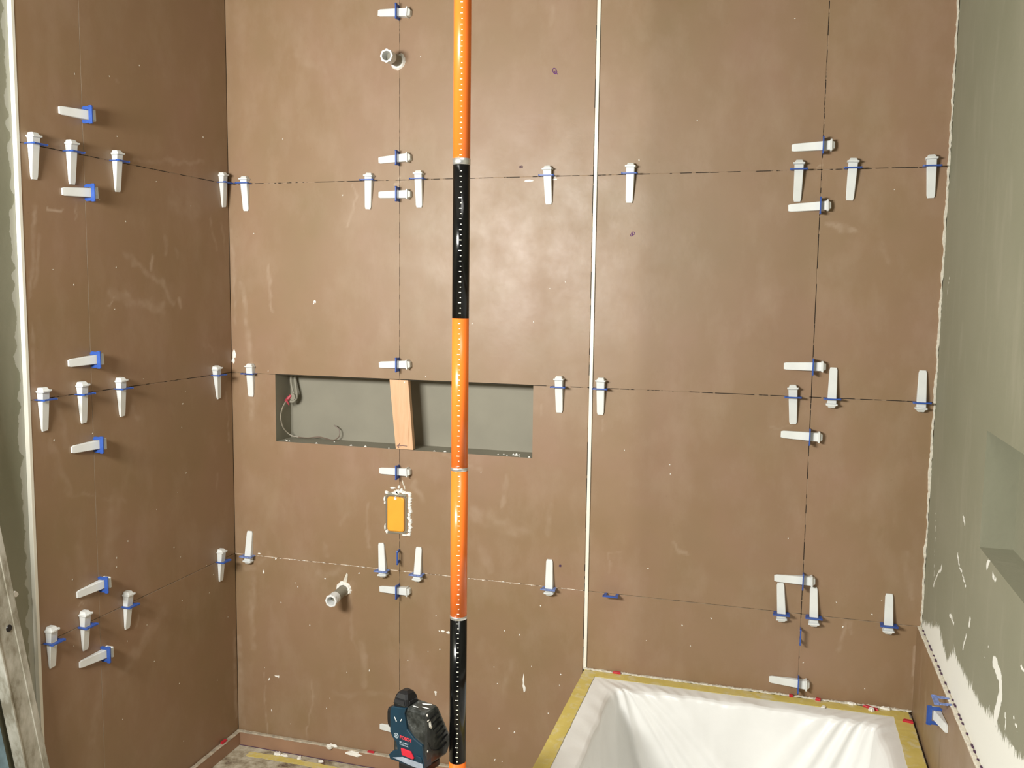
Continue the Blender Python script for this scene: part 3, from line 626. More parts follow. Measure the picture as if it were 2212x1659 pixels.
# ------------------------------------------------------------------ tile leveling clips
def section_ring(y, w, t, ch=.0012):
    return [(-w/2+ch, y, .0004), (w/2-ch, y, .0004), (w/2, y, .0004+ch), (w/2, y, t-ch), (w/2-ch, y, t), (-w/2+ch, y, t), (-w/2, y, t-ch), (-w/2, y, .0004+ch)]
LW = .107
def wedge_mesh(s):
    bm = bmesh.new(); h = -s
    loft(bm, [section_ring(h, .0150, .0150), section_ring(h+.0015, .0175, .0165), section_ring(h+.0075, .0225, .0205)])
    loft(bm, [section_ring(h+.0070, .0295, .0232, .0015), section_ring(h+.0105, .0295, .0232, .0015), section_ring(h+.0125, .0235, .0190)])
    B = [section_ring(h+.0120, .0232, .0186)]
    for k in range(1, 9):
        t = k/8; B.append(section_ring(h+.0120+(LW-.0120-.007)*t, .0232-.0030*t, .0186-(.0186-.0060)*t))
    B.append(section_ring(h+LW, .0160, .0048, .0008))
    loft(bm, B)
    me = bpy.data.meshes.new('wedge'); bmesh.ops.recalc_face_normals(bm, faces=bm.faces); bm.to_mesh(me); bm.free(); me.materials.append(M['wedge']); return me
def clip_mesh(mat, broken=0):
    bm = bmesh.new(); T = .0011
    out = [(-.0185, -.004), (.0185, -.004), (.0185, .002), (.0212, .0045), (.0205, .0190), (.0218, .0250), (.0190, .0312), (.0120, .0300), (0, .0312), (-.0120, .0300), (-.0190, .0312), (-.0218, .0250), (-.0205, .0190), (-.0212, .0045), (-.0185, .002)]
    # plate with a window: build as bars
    prism(bm, [(-.0185, -.004), (-.0128, -.004), (-.0128, .0200), (-.0205, .0200), (-.0212, .0045), (-.0185, .002)], 'y', -T, T)
    prism(bm, [(.0128, -.004), (.0185, -.004), (.0185, .002), (.0212, .0045), (.0205, .0200), (.0128, .0200)], 'y', -T, T)
    prism(bm, [(-.0205, .0200), (.0205, .0200), (.0218, .0250), (.0190, .0312), (.0120, .0300), (0, .0306), (-.0120, .0300), (-.0190, .0312), (-.0218, .0250)], 'y', -T, T)
    for sx in (-1, 1):
        prism(bm, [(sx*.0190, .0195), (sx*.0222, .0215), (sx*.0222, .0300), (sx*.0190, .0318)], 'y', -T*1.9, T*1.9)
    box(bm, -.0200, .0200, -T*1.5, T*1.5, .0292, .0312)
    me = bpy.data.meshes.new('clip'); bmesh.ops.recalc_face_normals(bm, faces=bm.faces); bm.to_mesh(me); bm.free(); me.materials.append(mat); return me
clipM = clip_mesh(M['clip']); clipD = clip_mesh(M['dusty_clip'])
def frame(wall, u, z, ang):
    a = math.radians(ang)
    if wall == 'B': n = Vector((0, -1, 0)); U = Vector((1, 0, 0)); P = Vector((u, 0, z))
    elif wall == 'L': n = Vector((1, 0, 0)); U = Vector((0, 1, 0)); P = Vector((0, u, z))
    else: n = Vector((-1, 0, 0)); U = Vector((0, 1, 0)); P = Vector((XL_TILE, u, z))
    y = math.cos(a)*U+math.sin(a)*Vector((0, 0, 1)); x = y.cross(n)
    m = Matrix((x, y, n)).transposed().to_4x4(); m.translation = P; return m
LB = {
 'A1': 'on left wall, top joint, nearest the white edge trim', 'A2': 'on left wall, top joint, second from the white trim', 'A3': 'on left wall, top joint, third from the white trim', 'A4': 'on left wall, top joint, right in the room corner',
 'AH1': 'on left wall pointing left, topmost of that wall', 'AH2': 'on left wall pointing left, just below the top joint',
 'B1': 'on left wall, middle joint, nearest the white edge trim', 'B2': 'on left wall, middle joint, second from the white trim', 'B3': 'on left wall, middle joint, third from the white trim', 'B4': 'on left wall, middle joint, close to the room corner',
 'BH1': 'on left wall pointing left, just above the middle joint', 'BH2': 'on left wall pointing left, below the middle joint',
 'C1': 'on left wall, lowest joint, nearest the white edge trim', 'C2': 'on left wall, lowest joint, second from the white trim', 'C3': 'on left wall, lowest joint, third from the white trim', 'C4': 'on left wall, lowest joint, close to the room corner',
 'CH1': 'on left wall pointing left, just above the lowest joint', 'CH2': 'on left wall pointing left, lowest of that wall',
 'D1': 'on back wall, top joint, beside the left corner', 'D2': 'on back wall, top joint, left of the left vertical joint', 'D3': 'on back wall, top joint, between vertical joint and pole', 'D4': 'on back wall, top joint, just left of the white strip', 'D5': 'on back wall, top joint, just right of the white strip',
 'D6': 'on back wall, top joint, left of the right vertical joint', 'D7': 'on back wall, top joint, right of the right vertical joint', 'D8': 'on back wall, top joint, beside the grey right wall',
 'E1': 'on back wall, middle joint, left of the long niche', 'E2': 'on back wall, middle joint, between niche and white strip', 'E3': 'on back wall, middle joint, touching the white strip from the right', 'E4': 'on middle joint, left of the right vertical joint, tip down',
 'E5': 'on middle joint, right of the right vertical joint, tip up', 'E6': 'on middle joint, beside the grey right wall, tip up',
 'F1': 'on back wall, lowest joint, beside the left corner, tip up', 'F2': 'below the yellow box, left of its vertical joint, tip up', 'F3': 'below the yellow box, right of its vertical joint, tip up', 'F4': 'on back wall, lowest joint, left of white strip, tip up',
 'F5': 'on lowest joint, left of the right vertical joint, tip up', 'F6': 'on lowest joint, right of the right vertical joint, tip up', 'F7': 'on back wall, lowest joint, near the right corner, tip up',
 'G1': 'lying sideways above the upper grey pipe', 'G2': 'lying sideways on left vertical joint, above the top joint', 'G3': 'lying sideways on left vertical joint, below the top joint', 'G4': 'lying sideways just above the niche and its wooden board',
 'G5': 'lying sideways between the niche and the yellow box', 'G6': 'lying sideways on left vertical joint, right of the lower pipe', 'G7': 'half hidden behind the laser level, only its tip showing',
 'I1': 'lying sideways on right vertical joint, above the top joint', 'I2': 'lying sideways on right vertical joint, below the top joint', 'I3': 'lying sideways on right vertical joint, above the middle joint', 'I4': 'lying sideways on right vertical joint, below the middle joint',
 'I5': 'lying sideways on right vertical joint, above the lowest joint', 'I6': 'lying sideways just above the back rim of the bathtub'}
WEDGES = [
('A1', 'L', -0.7901, 1.8509, -87.4, 0.0274),
('A2', 'L', -0.6717, 1.8509, -86.9, 0.0289),
('A3', 'L', -0.5115, 1.8509, -86.5, 0.0278),
('A4', 'L', -0.0388, 1.8509, -82.6, 0.0319),
('AH1', 'L', -0.6225, 1.9491, -177.9, 0.028),
('AH2', 'L', -0.6225, 1.7579, -176.1, 0.028),
('B1', 'L', -0.7909, 1.252, -85.6, 0.0291),
('B2', 'L', -0.6634, 1.252, -84.9, 0.0311),
('B3', 'L', -0.5233, 1.252, -84.1, 0.0302),
('B4', 'L', -0.0916, 1.252, -78.7, 0.0289),
('BH1', 'L', -0.6225, 1.3359, -177.0, 0.028),
('BH2', 'L', -0.6225, 1.1149, -179.3, 0.028),
('C1', 'L', -0.7944, 0.652, -87.0, 0.039),
('C2', 'L', -0.6824, 0.652, -87.8, 0.04),
('C3', 'L', -0.5227, 0.652, -89.9, 0.04),
('C4', 'L', -0.0885, 0.652, -87.6, 0.04),
('CH1', 'L', -0.6225, 0.7426, -177.2, 0.028),
('CH2', 'L', -0.6225, 0.5524, 179.3, 0.028),
('D1', 'B', 0.0657, 1.8509, -90.7, 0.022),
('D2', 'B', 0.4927, 1.8509, -94.5, 0.0225),
('D3', 'B', 0.6541, 1.8509, -91.0, 0.0248),
('D4', 'B', 1.0471, 1.8509, -88.2, 0.0281),
('D5', 'B', 1.2824, 1.8509, -91.8, 0.029),
('D6', 'B', 1.7262, 1.8509, -90.6, 0.025),
('D7', 'B', 1.8585, 1.8509, -92.1, 0.0263),
('D8', 'B', 2.0455, 1.8509, -87.6, 0.0291),
('E1', 'B', 0.0741, 1.252, -91.9, 0.0319),
('E2', 'B', 1.0911, 1.252, -89.5, 0.031),
('E3', 'B', 1.2131, 1.252, -90.5, 0.0309),
('E4', 'B', 1.7366, 1.252, -87.3, 0.0324),
('E5', 'B', 1.8356, 1.252, 89.4, 0.0254),
('E6', 'B', 2.0539, 1.252, 89.6, 0.0249),
('F1', 'B', 0.0565, 0.652, 88.5, 0.0264),
('F2', 'B', 0.5356, 0.652, 95.7, 0.022),
('F3', 'B', 0.6533, 0.652, 89.4, 0.0235),
('F4', 'B', 1.0724, 0.652, 91.6, 0.022),
('F5', 'B', 1.7315, 0.652, 94.1, 0.0236),
('F6', 'B', 1.8162, 0.652, 92.3, 0.0268),
('F7', 'B', 2.0057, 0.652, 90.9, 0.0247),
('G1', 'B', 0.5886, 2.3308, 175.4, 0.0393),
('G2', 'B', 0.5886, 1.913, -177.2, 0.04),
('G3', 'B', 0.5886, 1.8078, 179.5, 0.04),
('G4', 'B', 0.5886, 1.2986, -177.0, 0.0399),
('G5', 'B', 0.5886, 0.9681, -177.8, 0.04),
('G6', 'B', 0.5886, 0.5914, -177.0, 0.04),
('G7', 'B', 0.5886, 0.1357, 179.9, 0.04),
('I1', 'B', 1.7835, 1.9104, -178.6, 0.0295),
('I2', 'B', 1.7835, 1.7564, -177.2, 0.0267),
('I3', 'B', 1.7835, 1.3352, -178.6, 0.0326),
('I4', 'B', 1.7835, 1.1468, 179.1, 0.0329),
('I5', 'B', 1.7835, 0.7499, -177.8, 0.0317),
('I6', 'B', 1.7835, 0.4571, -179.7, 0.0304),
]
wcache = {}
def leveler(key, wall, u, z, ang, s, label, dusty=False):
    ideal = round(ang/90.)*90; res = math.radians(ang-ideal)
    e = empty('tile_leveling_clip', mat=frame(wall, u, z, ideal))
    tag(e, label, 'tile leveling clip', 'white wedge and blue clip tile levelers')
    c = link('clip', clipD if dusty else clipM, e)
    sk = round(s, 3)
    if sk not in wcache: wcache[sk] = wedge_mesh(sk)
    wd = link('wedge', wcache[sk], e); wd.rotation_euler = (0, 0, res)
    return e
for (key, wall, u, z, ang, s) in WEDGES:
    leveler(key, wall, u, z, ang, s, 'white wedge in clip '+LB[key], key in ('F1', 'F3', 'F2', 'F4'))
leveler('R1', 'R', -.406, .590, 180+6, .028, 'white wedge in blue clip on the right wall above the tub')
def empty_clip(wall, u, z, ang, label, dusty=False, tilt=0):
    e = empty('empty_leveling_clip', mat=frame(wall, u, z, ang) @ Matrix.Rotation(tilt, 4, 'X'))
    tag(e, label, 'tile leveling clip', 'blue clips without wedge'); link('clip', clipD if dusty else clipM, e); return e
empty_clip('B', X1, .702, 180, 'blue clip without wedge on the vertical joint below the yellow box', False, .15)
empty_clip('B', 1.258, Z3, 90, 'blue clip without wedge right of the white strip, lowest joint')
empty_clip('B', X2, .595, 180, 'blue clip without wedge on the right vertical joint above the tub')
empty_clip('R', -.470, Z3+.002, 90, 'blue clip without wedge on the edge of the low right wall tiles', True)

# ------------------------------------------------------------------ water pipes
def pipe(base, length, droop, label, seed, ringlab):
    e = empty('water_pipe', base); tag(e, label, 'pipe', 'capped-off wall pipe stubs'); r = random.Random(seed)
    d = lambda y: (0, -y, -droop*y)
    bm = bmesh.new(); R0 = .0165
    def ring(y, rad, n=36): return [(rad*math.cos(2*math.pi*i/n), -y, -droop*y+rad*math.sin(2*math.pi*i/n)) for i in range(n)]
    loft(bm, [ring(-.01, R0), ring(.012, R0), ring(.014, R0*.985), ring(length-.026, R0*.985)], True)
    bm_obj('pipe_body', bm, M['pipe_grey'], e, smooth=False)
    bm = bmesh.new(); A = .0188
    def hexr(y, rad, n=36): 
        out = []
        for i in range(n):
            a = 2*math.pi*i/n; k = 1+.055*math.cos(8*a); out.append((rad*k*math.cos(a), -y, -droop*y+rad*k*math.sin(a)))
        return out
    loft(bm, [ring(length-.032, R0*1.0), ring(length-.030, A*.96), ring(length-.008, A*.96), hexr(length-.007, A), hexr(length, A), ring(length+.0005, A*.93), ring(length+.0005, .0136), ring(length-.004, .0132), ring(length-.03, .0128)], False)
    f = bm.faces.new([bm.verts.new(p) for p in ring(length-.03, .0128)])
    bm_obj('pipe_socket', bm, M['pipe_white'], e, smooth=False, label='white socket at the open end')
    bm = bmesh.new(); n = 40; R1, R2, R3 = [], [], []
    for i in range(n):
        a = 2*math.pi*i/n; k = ringlab(a)*(1+r.uniform(-.12, .12))
        R1.append((R0*math.cos(a), -.004-.003*r.random(), R0*math.sin(a))); R2.append(((R0+.6*k)*math.cos(a), -.005-.002*r.random(), (R0+.6*k)*math.sin(a))); R3.append(((R0+k)*math.cos(a), .0, (R0+k)*math.sin(a)))
    loft(bm, [R1, R2, R3], False)
    bm_obj('mortar_collar', bm, M['white_mortar'], e, label='irregular white mortar ring where the pipe leaves the wall')
    return e
pipe((.582, 0, 2.196), .080, .05, 'upper grey pipe stub with white socket sticking out high on the wall', 1, lambda a: .0085 if -2.6 < math.atan2(math.sin(a), math.cos(a)) < 1.1 else .002)
pipe((.396, 0, .571), .088, .10, 'lower grey pipe stub with white socket left of the yellow box', 2, lambda a: .0105 if -.6 < math.atan2(math.sin(a), math.cos(a)) < 3.4 else .003)
bm = bmesh.new(); r = random.Random(4)
P = [(.389, .590), (.400, .612), (.407, .628), (.411, .622), (.408, .600), (.404, .590)]
prism(bm, P, 'y', -.0022, 0); bm_obj('mortar_smear', bm, M['cream'], wall_back, label='pointed mortar smear above the lower pipe')

# ------------------------------------------------------------------ yellow mixer box
e = empty('flush_box', (.577, 0, .833)); tag(e, 'yellow rounded plastic cover of a recessed fitting set in mortar', 'wall box')
def rr2(hw, hh, r, y, cz=0, cx=0, jit=0, rnd=None, n=7):
    pts = []
    for (sx, sz, a0) in ((1, 1, 0), (-1, 1, 90), (-1, -1, 180), (1, -1, 270)):
        for i in range(n):
            a = math.radians(a0+90*i/(n-1)); q = 1+(rnd.uniform(-jit, jit) if rnd else 0)
            pts.append((cx+(sx*(hw-r)+r*math.cos(a))*q, y, cz+(sz*(hh-r)+r*math.sin(a))*q))
    return pts
bm = bmesh.new()
loft(bm, [rr2(.0285, .0545, .010, 0, -.001), rr2(.0285, .0545, .010, -.004, -.001), rr2(.0255, .051, .010, -.0065, -.001)])
bm_obj('cover', bm, M['yellow'], e, bev=.0006)
r = random.Random(17); bm = bmesh.new()
loft(bm, [rr2(.031, .0565, .010, -.0005, -.001, 0, .01, r), rr2(.0335, .059, .010, -.0035, 0, 0, .03, r), rr2(.036, .0625, .012, -.0005, .001, 0, .05, r)], False)
bm_obj('rim', bm, M['niche'], e, label='grey mortar edge round the cover')
bm = bmesh.new()
def lump(bm, cx, cz, rx, rz, h, r, n=12):
    P = blob_ring(cx, cz, rx, rz, n, .3, r)
    A = [bm.verts.new((x, -.0004, z)) for x, z in P]; B = [bm.verts.new((cx+(x-cx)*.7, -h, cz+(z-cz)*.7)) for x, z in P]
    for i in range(n): bm.faces.new((A[i], A[(i+1) % n], B[(i+1) % n], B[i]))
    bm.faces.new(B)
for k in range(13): lump(bm, .0455+r.uniform(-.002, .002), -.060+k*.0102, .0066, .0080, .005, r)
for (a, b, c, d) in [(-.031, .065, .007, .006), (.000, .066, .013, .007), (.006, .071, .009, .008), (.026, .068, .010, .006), (.040, .068, .010, .005), (.018, .074, .006, .007), (-.038, .045, .003, .010), (-.037, .032, .004, .005), (-.036, -.045, .003, .012), (-.031, -.058, .005, .007), (.030, -.064, .012, .003), (.042, -.062, .008, .004), (0.0, .049, .006, .006), (-.012, .081, .01, .004), (.010, .085, .004, .006)]: lump(bm, a, b, c, d, .0075 if (a == 0.0 and b == .049) else .0045, r)
bm_obj('mortar_lumps', bm, M['white_mortar'], e, kind='stuff', label='crusty white mortar along the right side and top')
speck_mesh('mortar_drip', [(.600, .930, .002, .012, .25), (.605, .918, .002, .006, .1)], WB, M['cream'], wall_back, 3, 'thin mortar drip above the yellow cover')

# ------------------------------------------------------------------ board and cable in the niche
e = empty('wooden_board', (.593, .001, 1.036)); tag(e, 'short pine board wedged upright and slightly tilted in the niche', 'board')
bm = bmesh.new(); H = .2145
prism(bm, [(-.012, .0005), (.046, .0005), (.029, H), (-.033, H)], 'y', 0, .018)
for v in bm.verts: v.co.x -= .006
bm_obj('plank', bm, M['wood'], e, bev=.001)
bm = bmesh.new(); tube(bm, [(-.014, -.0004, .010), (.006, -.0004, .0125), (.020, -.0004, .0115)], .0009, 5); tube(bm, [(-.004, -.0004, .018), (-.010, -.0004, .012), (-.007, -.0004, .004)], .0009, 5)
bm_obj('pen_arrow', bm, M['pen'], e, label='hand drawn dark arrow at the board foot')
bm = bmesh.new(); loft(bm, [[(.0245+.0006, .009+.006*math.cos(a), .120+.006*math.sin(a)) for a in [2*math.pi*i/12 for i in range(12)]], [(.0262+.003, .009+.003*math.cos(a), .120+.003*math.sin(a)) for a in [2*math.pi*i/12 for i in range(12)]]])
bm_obj('knot', bm, M['pen'], e, label='dark knot on the right edge')
e = empty('cable_end', (.18, .07, 1.25)); tag(e, 'loose cable with red tape hanging in the left end of the niche', 'cable')
L = lambda pts: [(x-.18, y-.07, z-1.25) for x, y, z in pts]
bm = bmesh.new(); tube(bm, L(smoothpath([(.176, .070, 1.252), (.176, .068, 1.225), (.181, .066, 1.20), (.190, .062, 1.180), (.193, .058, 1.168)])), .0042, 8); tube(bm, L(smoothpath([(.183, .078, 1.252), (.189, .072, 1.22), (.197, .066, 1.19), (.199, .060, 1.172), (.190, .056, 1.160), (.180, .054, 1.160)])), .0048, 8)
loft(bm, [[(x-.18, y-.07, z-1.25) for x, y, z in [(.190+.0105*math.cos(a), yy, 1.175+.0105*math.sin(a)) for a in [2*math.pi*i/16 for i in range(16)]]] for yy in (.050, .062)])
bm_obj('cable_sheath', bm, M['niche'], e)
bm = bmesh.new(); tube(bm, L([(.186, .050, 1.181), (.176, .048, 1.170), (.166, .048, 1.160)]), [.004, .006, .0035], 8); tube(bm, L([(.170, .046, 1.166), (.176, .046, 1.156), (.181, .046, 1.148)]), [.004, .003, .001], 6)
bm_obj('red_tape_wrap', bm, M['red_tape'], e, label='red insulating tape knot')
bm = bmesh.new()
tube(bm, L(smoothpath([(.169, .046, 1.160), (.1645, .036, 1.145), (.1635, .026, 1.128), (.1635, .022, 1.108), (.1640, .034, 1.078), (.170, .05, 1.058), (.184, .056, 1.047), (.205, .06, 1.043)])), .0020, 6)
bm_obj('wire', bm, M['cable'], e)
bm = bmesh.new()
tube(bm, L(smoothpath([(.205, .06, 1.043), (.235, .066, 1.041), (.276, .070, 1.046), (.309, .07, 1.0405), (.329, .07, 1.0390), (.346, .072, 1.053), (.344, .074, 1.074), (.326, .074, 1.087)])), .0017, 6)
bm_obj('wire', bm, M['wire'], e, label='dark hooked end of the wire')
r = random.Random(6); bm = bmesh.new()
for (x, y, s) in [(.175, .03, .003), (.186, .02, .004), (.20, .012, .004), (.30, .006, .0045), (.34, .05, .003), (.42, .01, .005), (.47, .006, .005), (.55, .006, .003), (.70, .006, .004), (.735, .008, .005), (.90, .02, .003), (.915, .03, .003), (.945, .03, .006), (.955, .025, .006), (.95, .045, .004), (.962, .035, .004), (1.0, .008, .005), (.93, .012, .003), (.97, .012, .003)]:
    P = blob_ring(x, y, s, s*.7, 7, .3, r); A = [bm.verts.new((a, b, NZ0+.0003)) for a, b in P]; t = bm.verts.new((x, y, NZ0+s*.8))
    for i in range(7): bm.faces.new((A[i], A[(i+1) % 7], t))
bm_obj('mortar_crumbs', bm, M['white_mortar'], wall_back, kind='stuff', label='mortar crumbs on the niche sill')

# ------------------------------------------------------------------ telescopic pole
PX, PY = 1.0965, -.87
pole = empty('telescopic_pole', (PX, PY, 0)); tag(pole, 'tall orange and black telescopic pole with white scale marks', 'pole')
secs = [  # (z0, z1, radius, material)
    (.035, .564, .0171, 'orange'), (.564, .866, .0171, 'black'), (.872, 1.169, .0168, 'orange'), (1.175, 1.470, .0166, 'orange'), (1.470, 1.763, .0166, 'black'), (1.775, 2.30, .0165, 'orange'), (2.30, 2.60, .0165, 'black')]
view = math.atan2(CAM_LOC.y-PY, CAM_LOC.x-PX)
for k, (a, b, rad, mt) in enumerate(secs):
    bm = bmesh.new(); loft(bm, [circ(rad, 48, a), circ(rad, 48, b)])
    sct = bm_obj('pole_section', bm, M[mt], pole, smooth=False, label='%s lacquered section' % mt)
    for p in sct.data.polygons: p.use_smooth = len(p.vertices) == 4
    bm = bmesh.new(); z = math.ceil(a*100+.5)/100; i = round(z*100)
    off = {0: -.10, 1: .02, 2: .06, 3: -.05, 4: .02, 5: .0, 6: 0}[k]
    while z < b-.004:
        half = .030 if i % 10 == 0 else (.022 if i % 2 == 0 else .012)   # arc half angle scale
        wd = {.030: .36, .022: .27, .012: .16}[half]
        a1 = view-off+.10; a0 = a1-wd*1.0
        # marks share their right end, run to the left
        t = .0014/2; n = 4; rr_ = rad+.00025
        rr0 = rad-.0002
        rings = []
        for q in range(n+1):
            an = (view+off+.02)-(wd)*q/n*1.0
            c, s_ = math.cos(an), math.sin(an)
            rings.append([(rr0*c, rr0*s_, z-t), (rr_*c, rr_*s_, z-t), (rr_*c, rr_*s_, z+t), (rr0*c, rr0*s_, z+t)])
        loft(bm, rings); z += .01; i += 1
    bm_obj('scale_marks', bm, M['mark'], sct, label='white centimetre ticks')
for (z, rad) in ((.869, .0174), (1.172, .0172), (1.769, .0171)):
    bm = bmesh.new(); hh = .003 if z < 1.5 else .0058
    loft(bm, [circ(rad-.0008, 48, z-hh-.0004), circ(rad, 48, z-hh), circ(rad, 48, z+hh), circ(rad-.0008, 48, z+hh+.0004)])
    c = bm_obj('collar', bm, M['silver'], pole, smooth=False, label='thin silver ring')
    for p in c.data.polygons: p.use_smooth = len(p.vertices) == 4
bm = bmesh.new(); loft(bm, [circ(.030, 32, 0), circ(.032, 32, .006), circ(.022, 32, .022), circ(.019, 32, .036)]); bm_obj('rubber_foot', bm, M['rubber'], pole)
bm = bmesh.new(); loft(bm, [circ(.019, 32, 2.598), circ(.030, 32, 2.612), circ(.030, 32, 2.62)]); bm_obj('top_plate', bm, M['rubber'], pole)

# ------------------------------------------------------------------ line laser
lm = Matrix.Rotation(math.radians(-17.5), 4, 'Z'); lm.translation = Vector((1.0475, -.930, .570))
las = empty('laser_level', mat=lm); tag(las, 'dark blue and black cross line laser level clamped to the pole', 'laser level')
cm = lambda pts: [(a/100, b/100) for a, b in pts]
# rear body / grip: side profile in (y,z)
bm = bmesh.new()
prism(bm, cm([(.25, -.3), (.25, 11.4), (4.2, 11.6), (4.7, 11.0), (8.9, 3.0), (9.0, 2.2), (7.6, -.3)]), 'x', -.078, 0)
grip = bm_obj('rubber_grip', bm, M['grip'], las, bev=.006)
# ribs over the sloping back half
for k in range(6):
    t = k/5.5; bm = bmesh.new()
    yb = 4.9+(8.5-4.9)*t; zb = 10.2-6.5*t
    pts = [(.0004, (yb-3.6+.5*t)/100, (zb-.9)/100), (.0008, (yb-1.8)/100, (zb-.45)/100), (.0004, (yb-.75)/100, (zb-.15)/100)]
    tube(bm, smoothpath(pts, 4), .0013, 6); bm_obj('grip_rib', bm, M['rubber'], las, label='raised rib of the rear grip')
# battery hatch curve
bm = bmesh.new(); tube(bm, smoothpath([(.0008, .012, .050), (.0012, .026, .028), (.0012, .048, .021), (.0010, .070, .026)], 6), .0012, 6); bm_obj('seam', bm, M['rubber'], las)
# blue front shell outline in (x,z)
bm = bmesh.new()
prism(bm, cm([(-7.8, 10.7), (-4.3, 11.3), (-4.6, 10.0), (-4.0, 6.9), (-2.4, 5.6), (-.4, 4.7), (-.05, 1.7), (0.15, -.1), (-2.2, -.5), (-5.3, -.6), (-8.2, -.7), (-8.5, .2), (-7.6, 1.2), (-6.3, 1.9), (-6.7, 3.4), (-7.7, 4.3), (-8.15, 5.4), (-8.15, 9.6)]), 'y', -.0025, .022)
shell = bm_obj('front_shell', bm, M['laser_blue'], las, bev=.0015)
# foot lip and silver plate
bm = bmesh.new(); prism(bm, cm([(-7.4, -.05), (-5.0, .85), (-.2, .95), (0, -.15), (-2.2, -.35)]), 'y', -.0036, -.0022)
bm_obj('front_plate', bm, M['dusty_silver'], las, label='dusty silver plate at the foot', bev=.0004)
bm = bmesh.new(); prism(bm, cm([(-5.3, 2.75), (-2.9, 2.75), (-2.1, 1.55), (-2.5, 1.25), (-5.0, 1.35)]), 'y', -.0055, -.002)
bm_obj('switch', bm, M['red'], las, label='red slide switch', bev=.0012)
bm = bmesh.new(); prism(bm, cm([(-1.7, 2.3), (-.7, 2.3), (-.25, 1.8), (-.25, 1.2), (-1.5, 1.2)]), 'y', -.0045, -.002); bm_obj('side_button', bm, M['laser_blue'], las, bev=.001)
# light domes
def dome(name, ax, label):
    bm = bmesh.new()
    if ax == 'top':
        def q(x0, x1, y0, y1, z, c=.004): return [(x0+c, y0, z), (x1-c, y0, z), (x1, y0+c, z), (x1, y1-c, z), (x1-c, y1, z), (x0+c, y1, z), (x0, y1-c, z), (x0, y0+c, z)]
        loft(bm, [q(-.0775, -.0425, .001, .040, .108), q(-.0775, -.0425, .001, .040, .116), q(-.0755, -.0445, .003, .038, .127), q(-.0715, -.0485, .007, .034, .1355), q(-.0655, -.0545, .014, .028, .1400, .003)])
    o = bm_obj(name, bm, M['rubber'], las, label=label, bev=.0012)
    return o
dh = dome('lens_hood', 'top', 'black hood of the upper beam window')
bm = bmesh.new(); prism(bm, [(-.0735, .1165), (-.0480, .1165), (-.0500, .1235), (-.0715, .1235)], 'y', .0002, .004); bm_obj('lens', bm, M['lens'], dh, label='dark glass of the beam window')
bm = bmesh.new(); prism(bm, [(.007, .1165), (.034, .1165), (.031, .1235), (.010, .1235)], 'x', -.0440, -.0420); bm_obj('lens', bm, M['lens'], dh, label='dark glass of the beam window')
bm = bmesh.new(); fr = [(-.0745, .1150), (-.0470, .1150), (-.0470, .1160), (-.0745, .1160)]; prism(bm, fr, 'y', -.0006, .003); bm_obj('window_rim', bm, M['grip'], dh)
bm = bmesh.new()
loft(bm, [[(-.078, y, z) for y, z in cm([(.6, 5.2), (4.2, 5.2), (4.6, 6), (4.6, 9.6), (4.2, 10.2), (.6, 10.2), (.2, 9.6), (.2, 6)])], [(-.092, y, z) for y, z in cm([(.7, 5.6), (4.1, 5.6), (4.4, 6.3), (4.4, 9.2), (4.1, 9.8), (.7, 9.8), (.4, 9.2), (.4, 6.3)])], [(-.0985, y, z) for y, z in cm([(1.2, 6.6), (3.5, 6.6), (3.7, 7), (3.7, 8.4), (3.5, 8.9), (1.2, 8.9), (1.0, 8.4), (1.0, 7)])]])
bm_obj('lens_hood', bm, M['rubber'], las, label='black hood of the side beam window', bev=.0012)
LASX = 1.09
# mount and clamp on the pole
bm = bmesh.new(); box(bm, -.062, -.006, -.001, .060, -.022, -.006); mt_ = bm_obj('mount', bm, M['rubber'], las, bev=.003)
bm = bmesh.new(); loft(bm, [circ(.024, 20, -.055, (-.034, .026)), circ(.024, 20, -.020, (-.034, .026))]); box(bm, -.034, .028, .020, .054, -.055, -.030); bm_obj('pole_clamp', bm, M['rubber'], las, bev=.001)
# lettering
def text(s, size, x, z, mat, name, shear=0, bold=0, label=None, sx=1):
    cu = bpy.data.curves.new('t', 'FONT'); cu.body = s; cu.size = size; cu.extrude = .0002; cu.offset = bold; cu.align_x = 'CENTER'; cu.align_y = 'CENTER'
    o = bpy.data.objects.new('t', cu); COL.objects.link(o); bpy.context.view_layer.update()
    me = bpy.data.meshes.new_from_object(o.evaluated_get(bpy.context.evaluated_depsgraph_get())); bpy.data.objects.remove(o)
    me.transform(Matrix.Diagonal((sx, 1, 1, 1))); me.transform(Matrix.Rotation(math.pi/2, 4, 'X')); me.transform(Matrix.Translation((x, -.0028, z)))
    me.materials.clear(); me.materials.append(mat)
    return link(name, me, shell, label=label)
text('BOSCH', .0092, -.0430, .0490, M['red_text'], 'brand_lettering', bold=.0005, label='red lettering BOSCH', sx=.92)
text('GLL 3-80 P', .0046, -.0470, .0386, M['pale_print'], 'model_lettering', bold=.0001, label='small pale lettering GLL 3-80 P')
text('PROFESSIONAL', .0031, -.0470, .0338, M['pale_print'], 'model_lettering', label='small pale lettering PROFESSIONAL')
bm = bmesh.new()
def annulus(bm, cx, cz, r0, r1, n=28):
    A = [[(cx+rr*math.cos(2*math.pi*i/n), y, cz+rr*math.sin(2*math.pi*i/n)) for i in range(n)] for rr, y in ((r0, -.0024), (r0, -.0030), (r1, -.0030), (r1, -.0024))]
    loft(bm, A, False)
annulus(bm, -.0655, .0490, .0044, .0054)
for s_ in (-1, 1): box(bm, -.0655+s_*.0018-.0005, -.0655+s_*.0018+.0005, -.0030, -.0024, .0458, .0522)
box(bm, -.0655-.0018, -.0655+.0018, -.0030, -.0024, .0485, .0495)
bm_obj('round_emblem', bm, M['pale_print'], shell, label='pale round emblem')
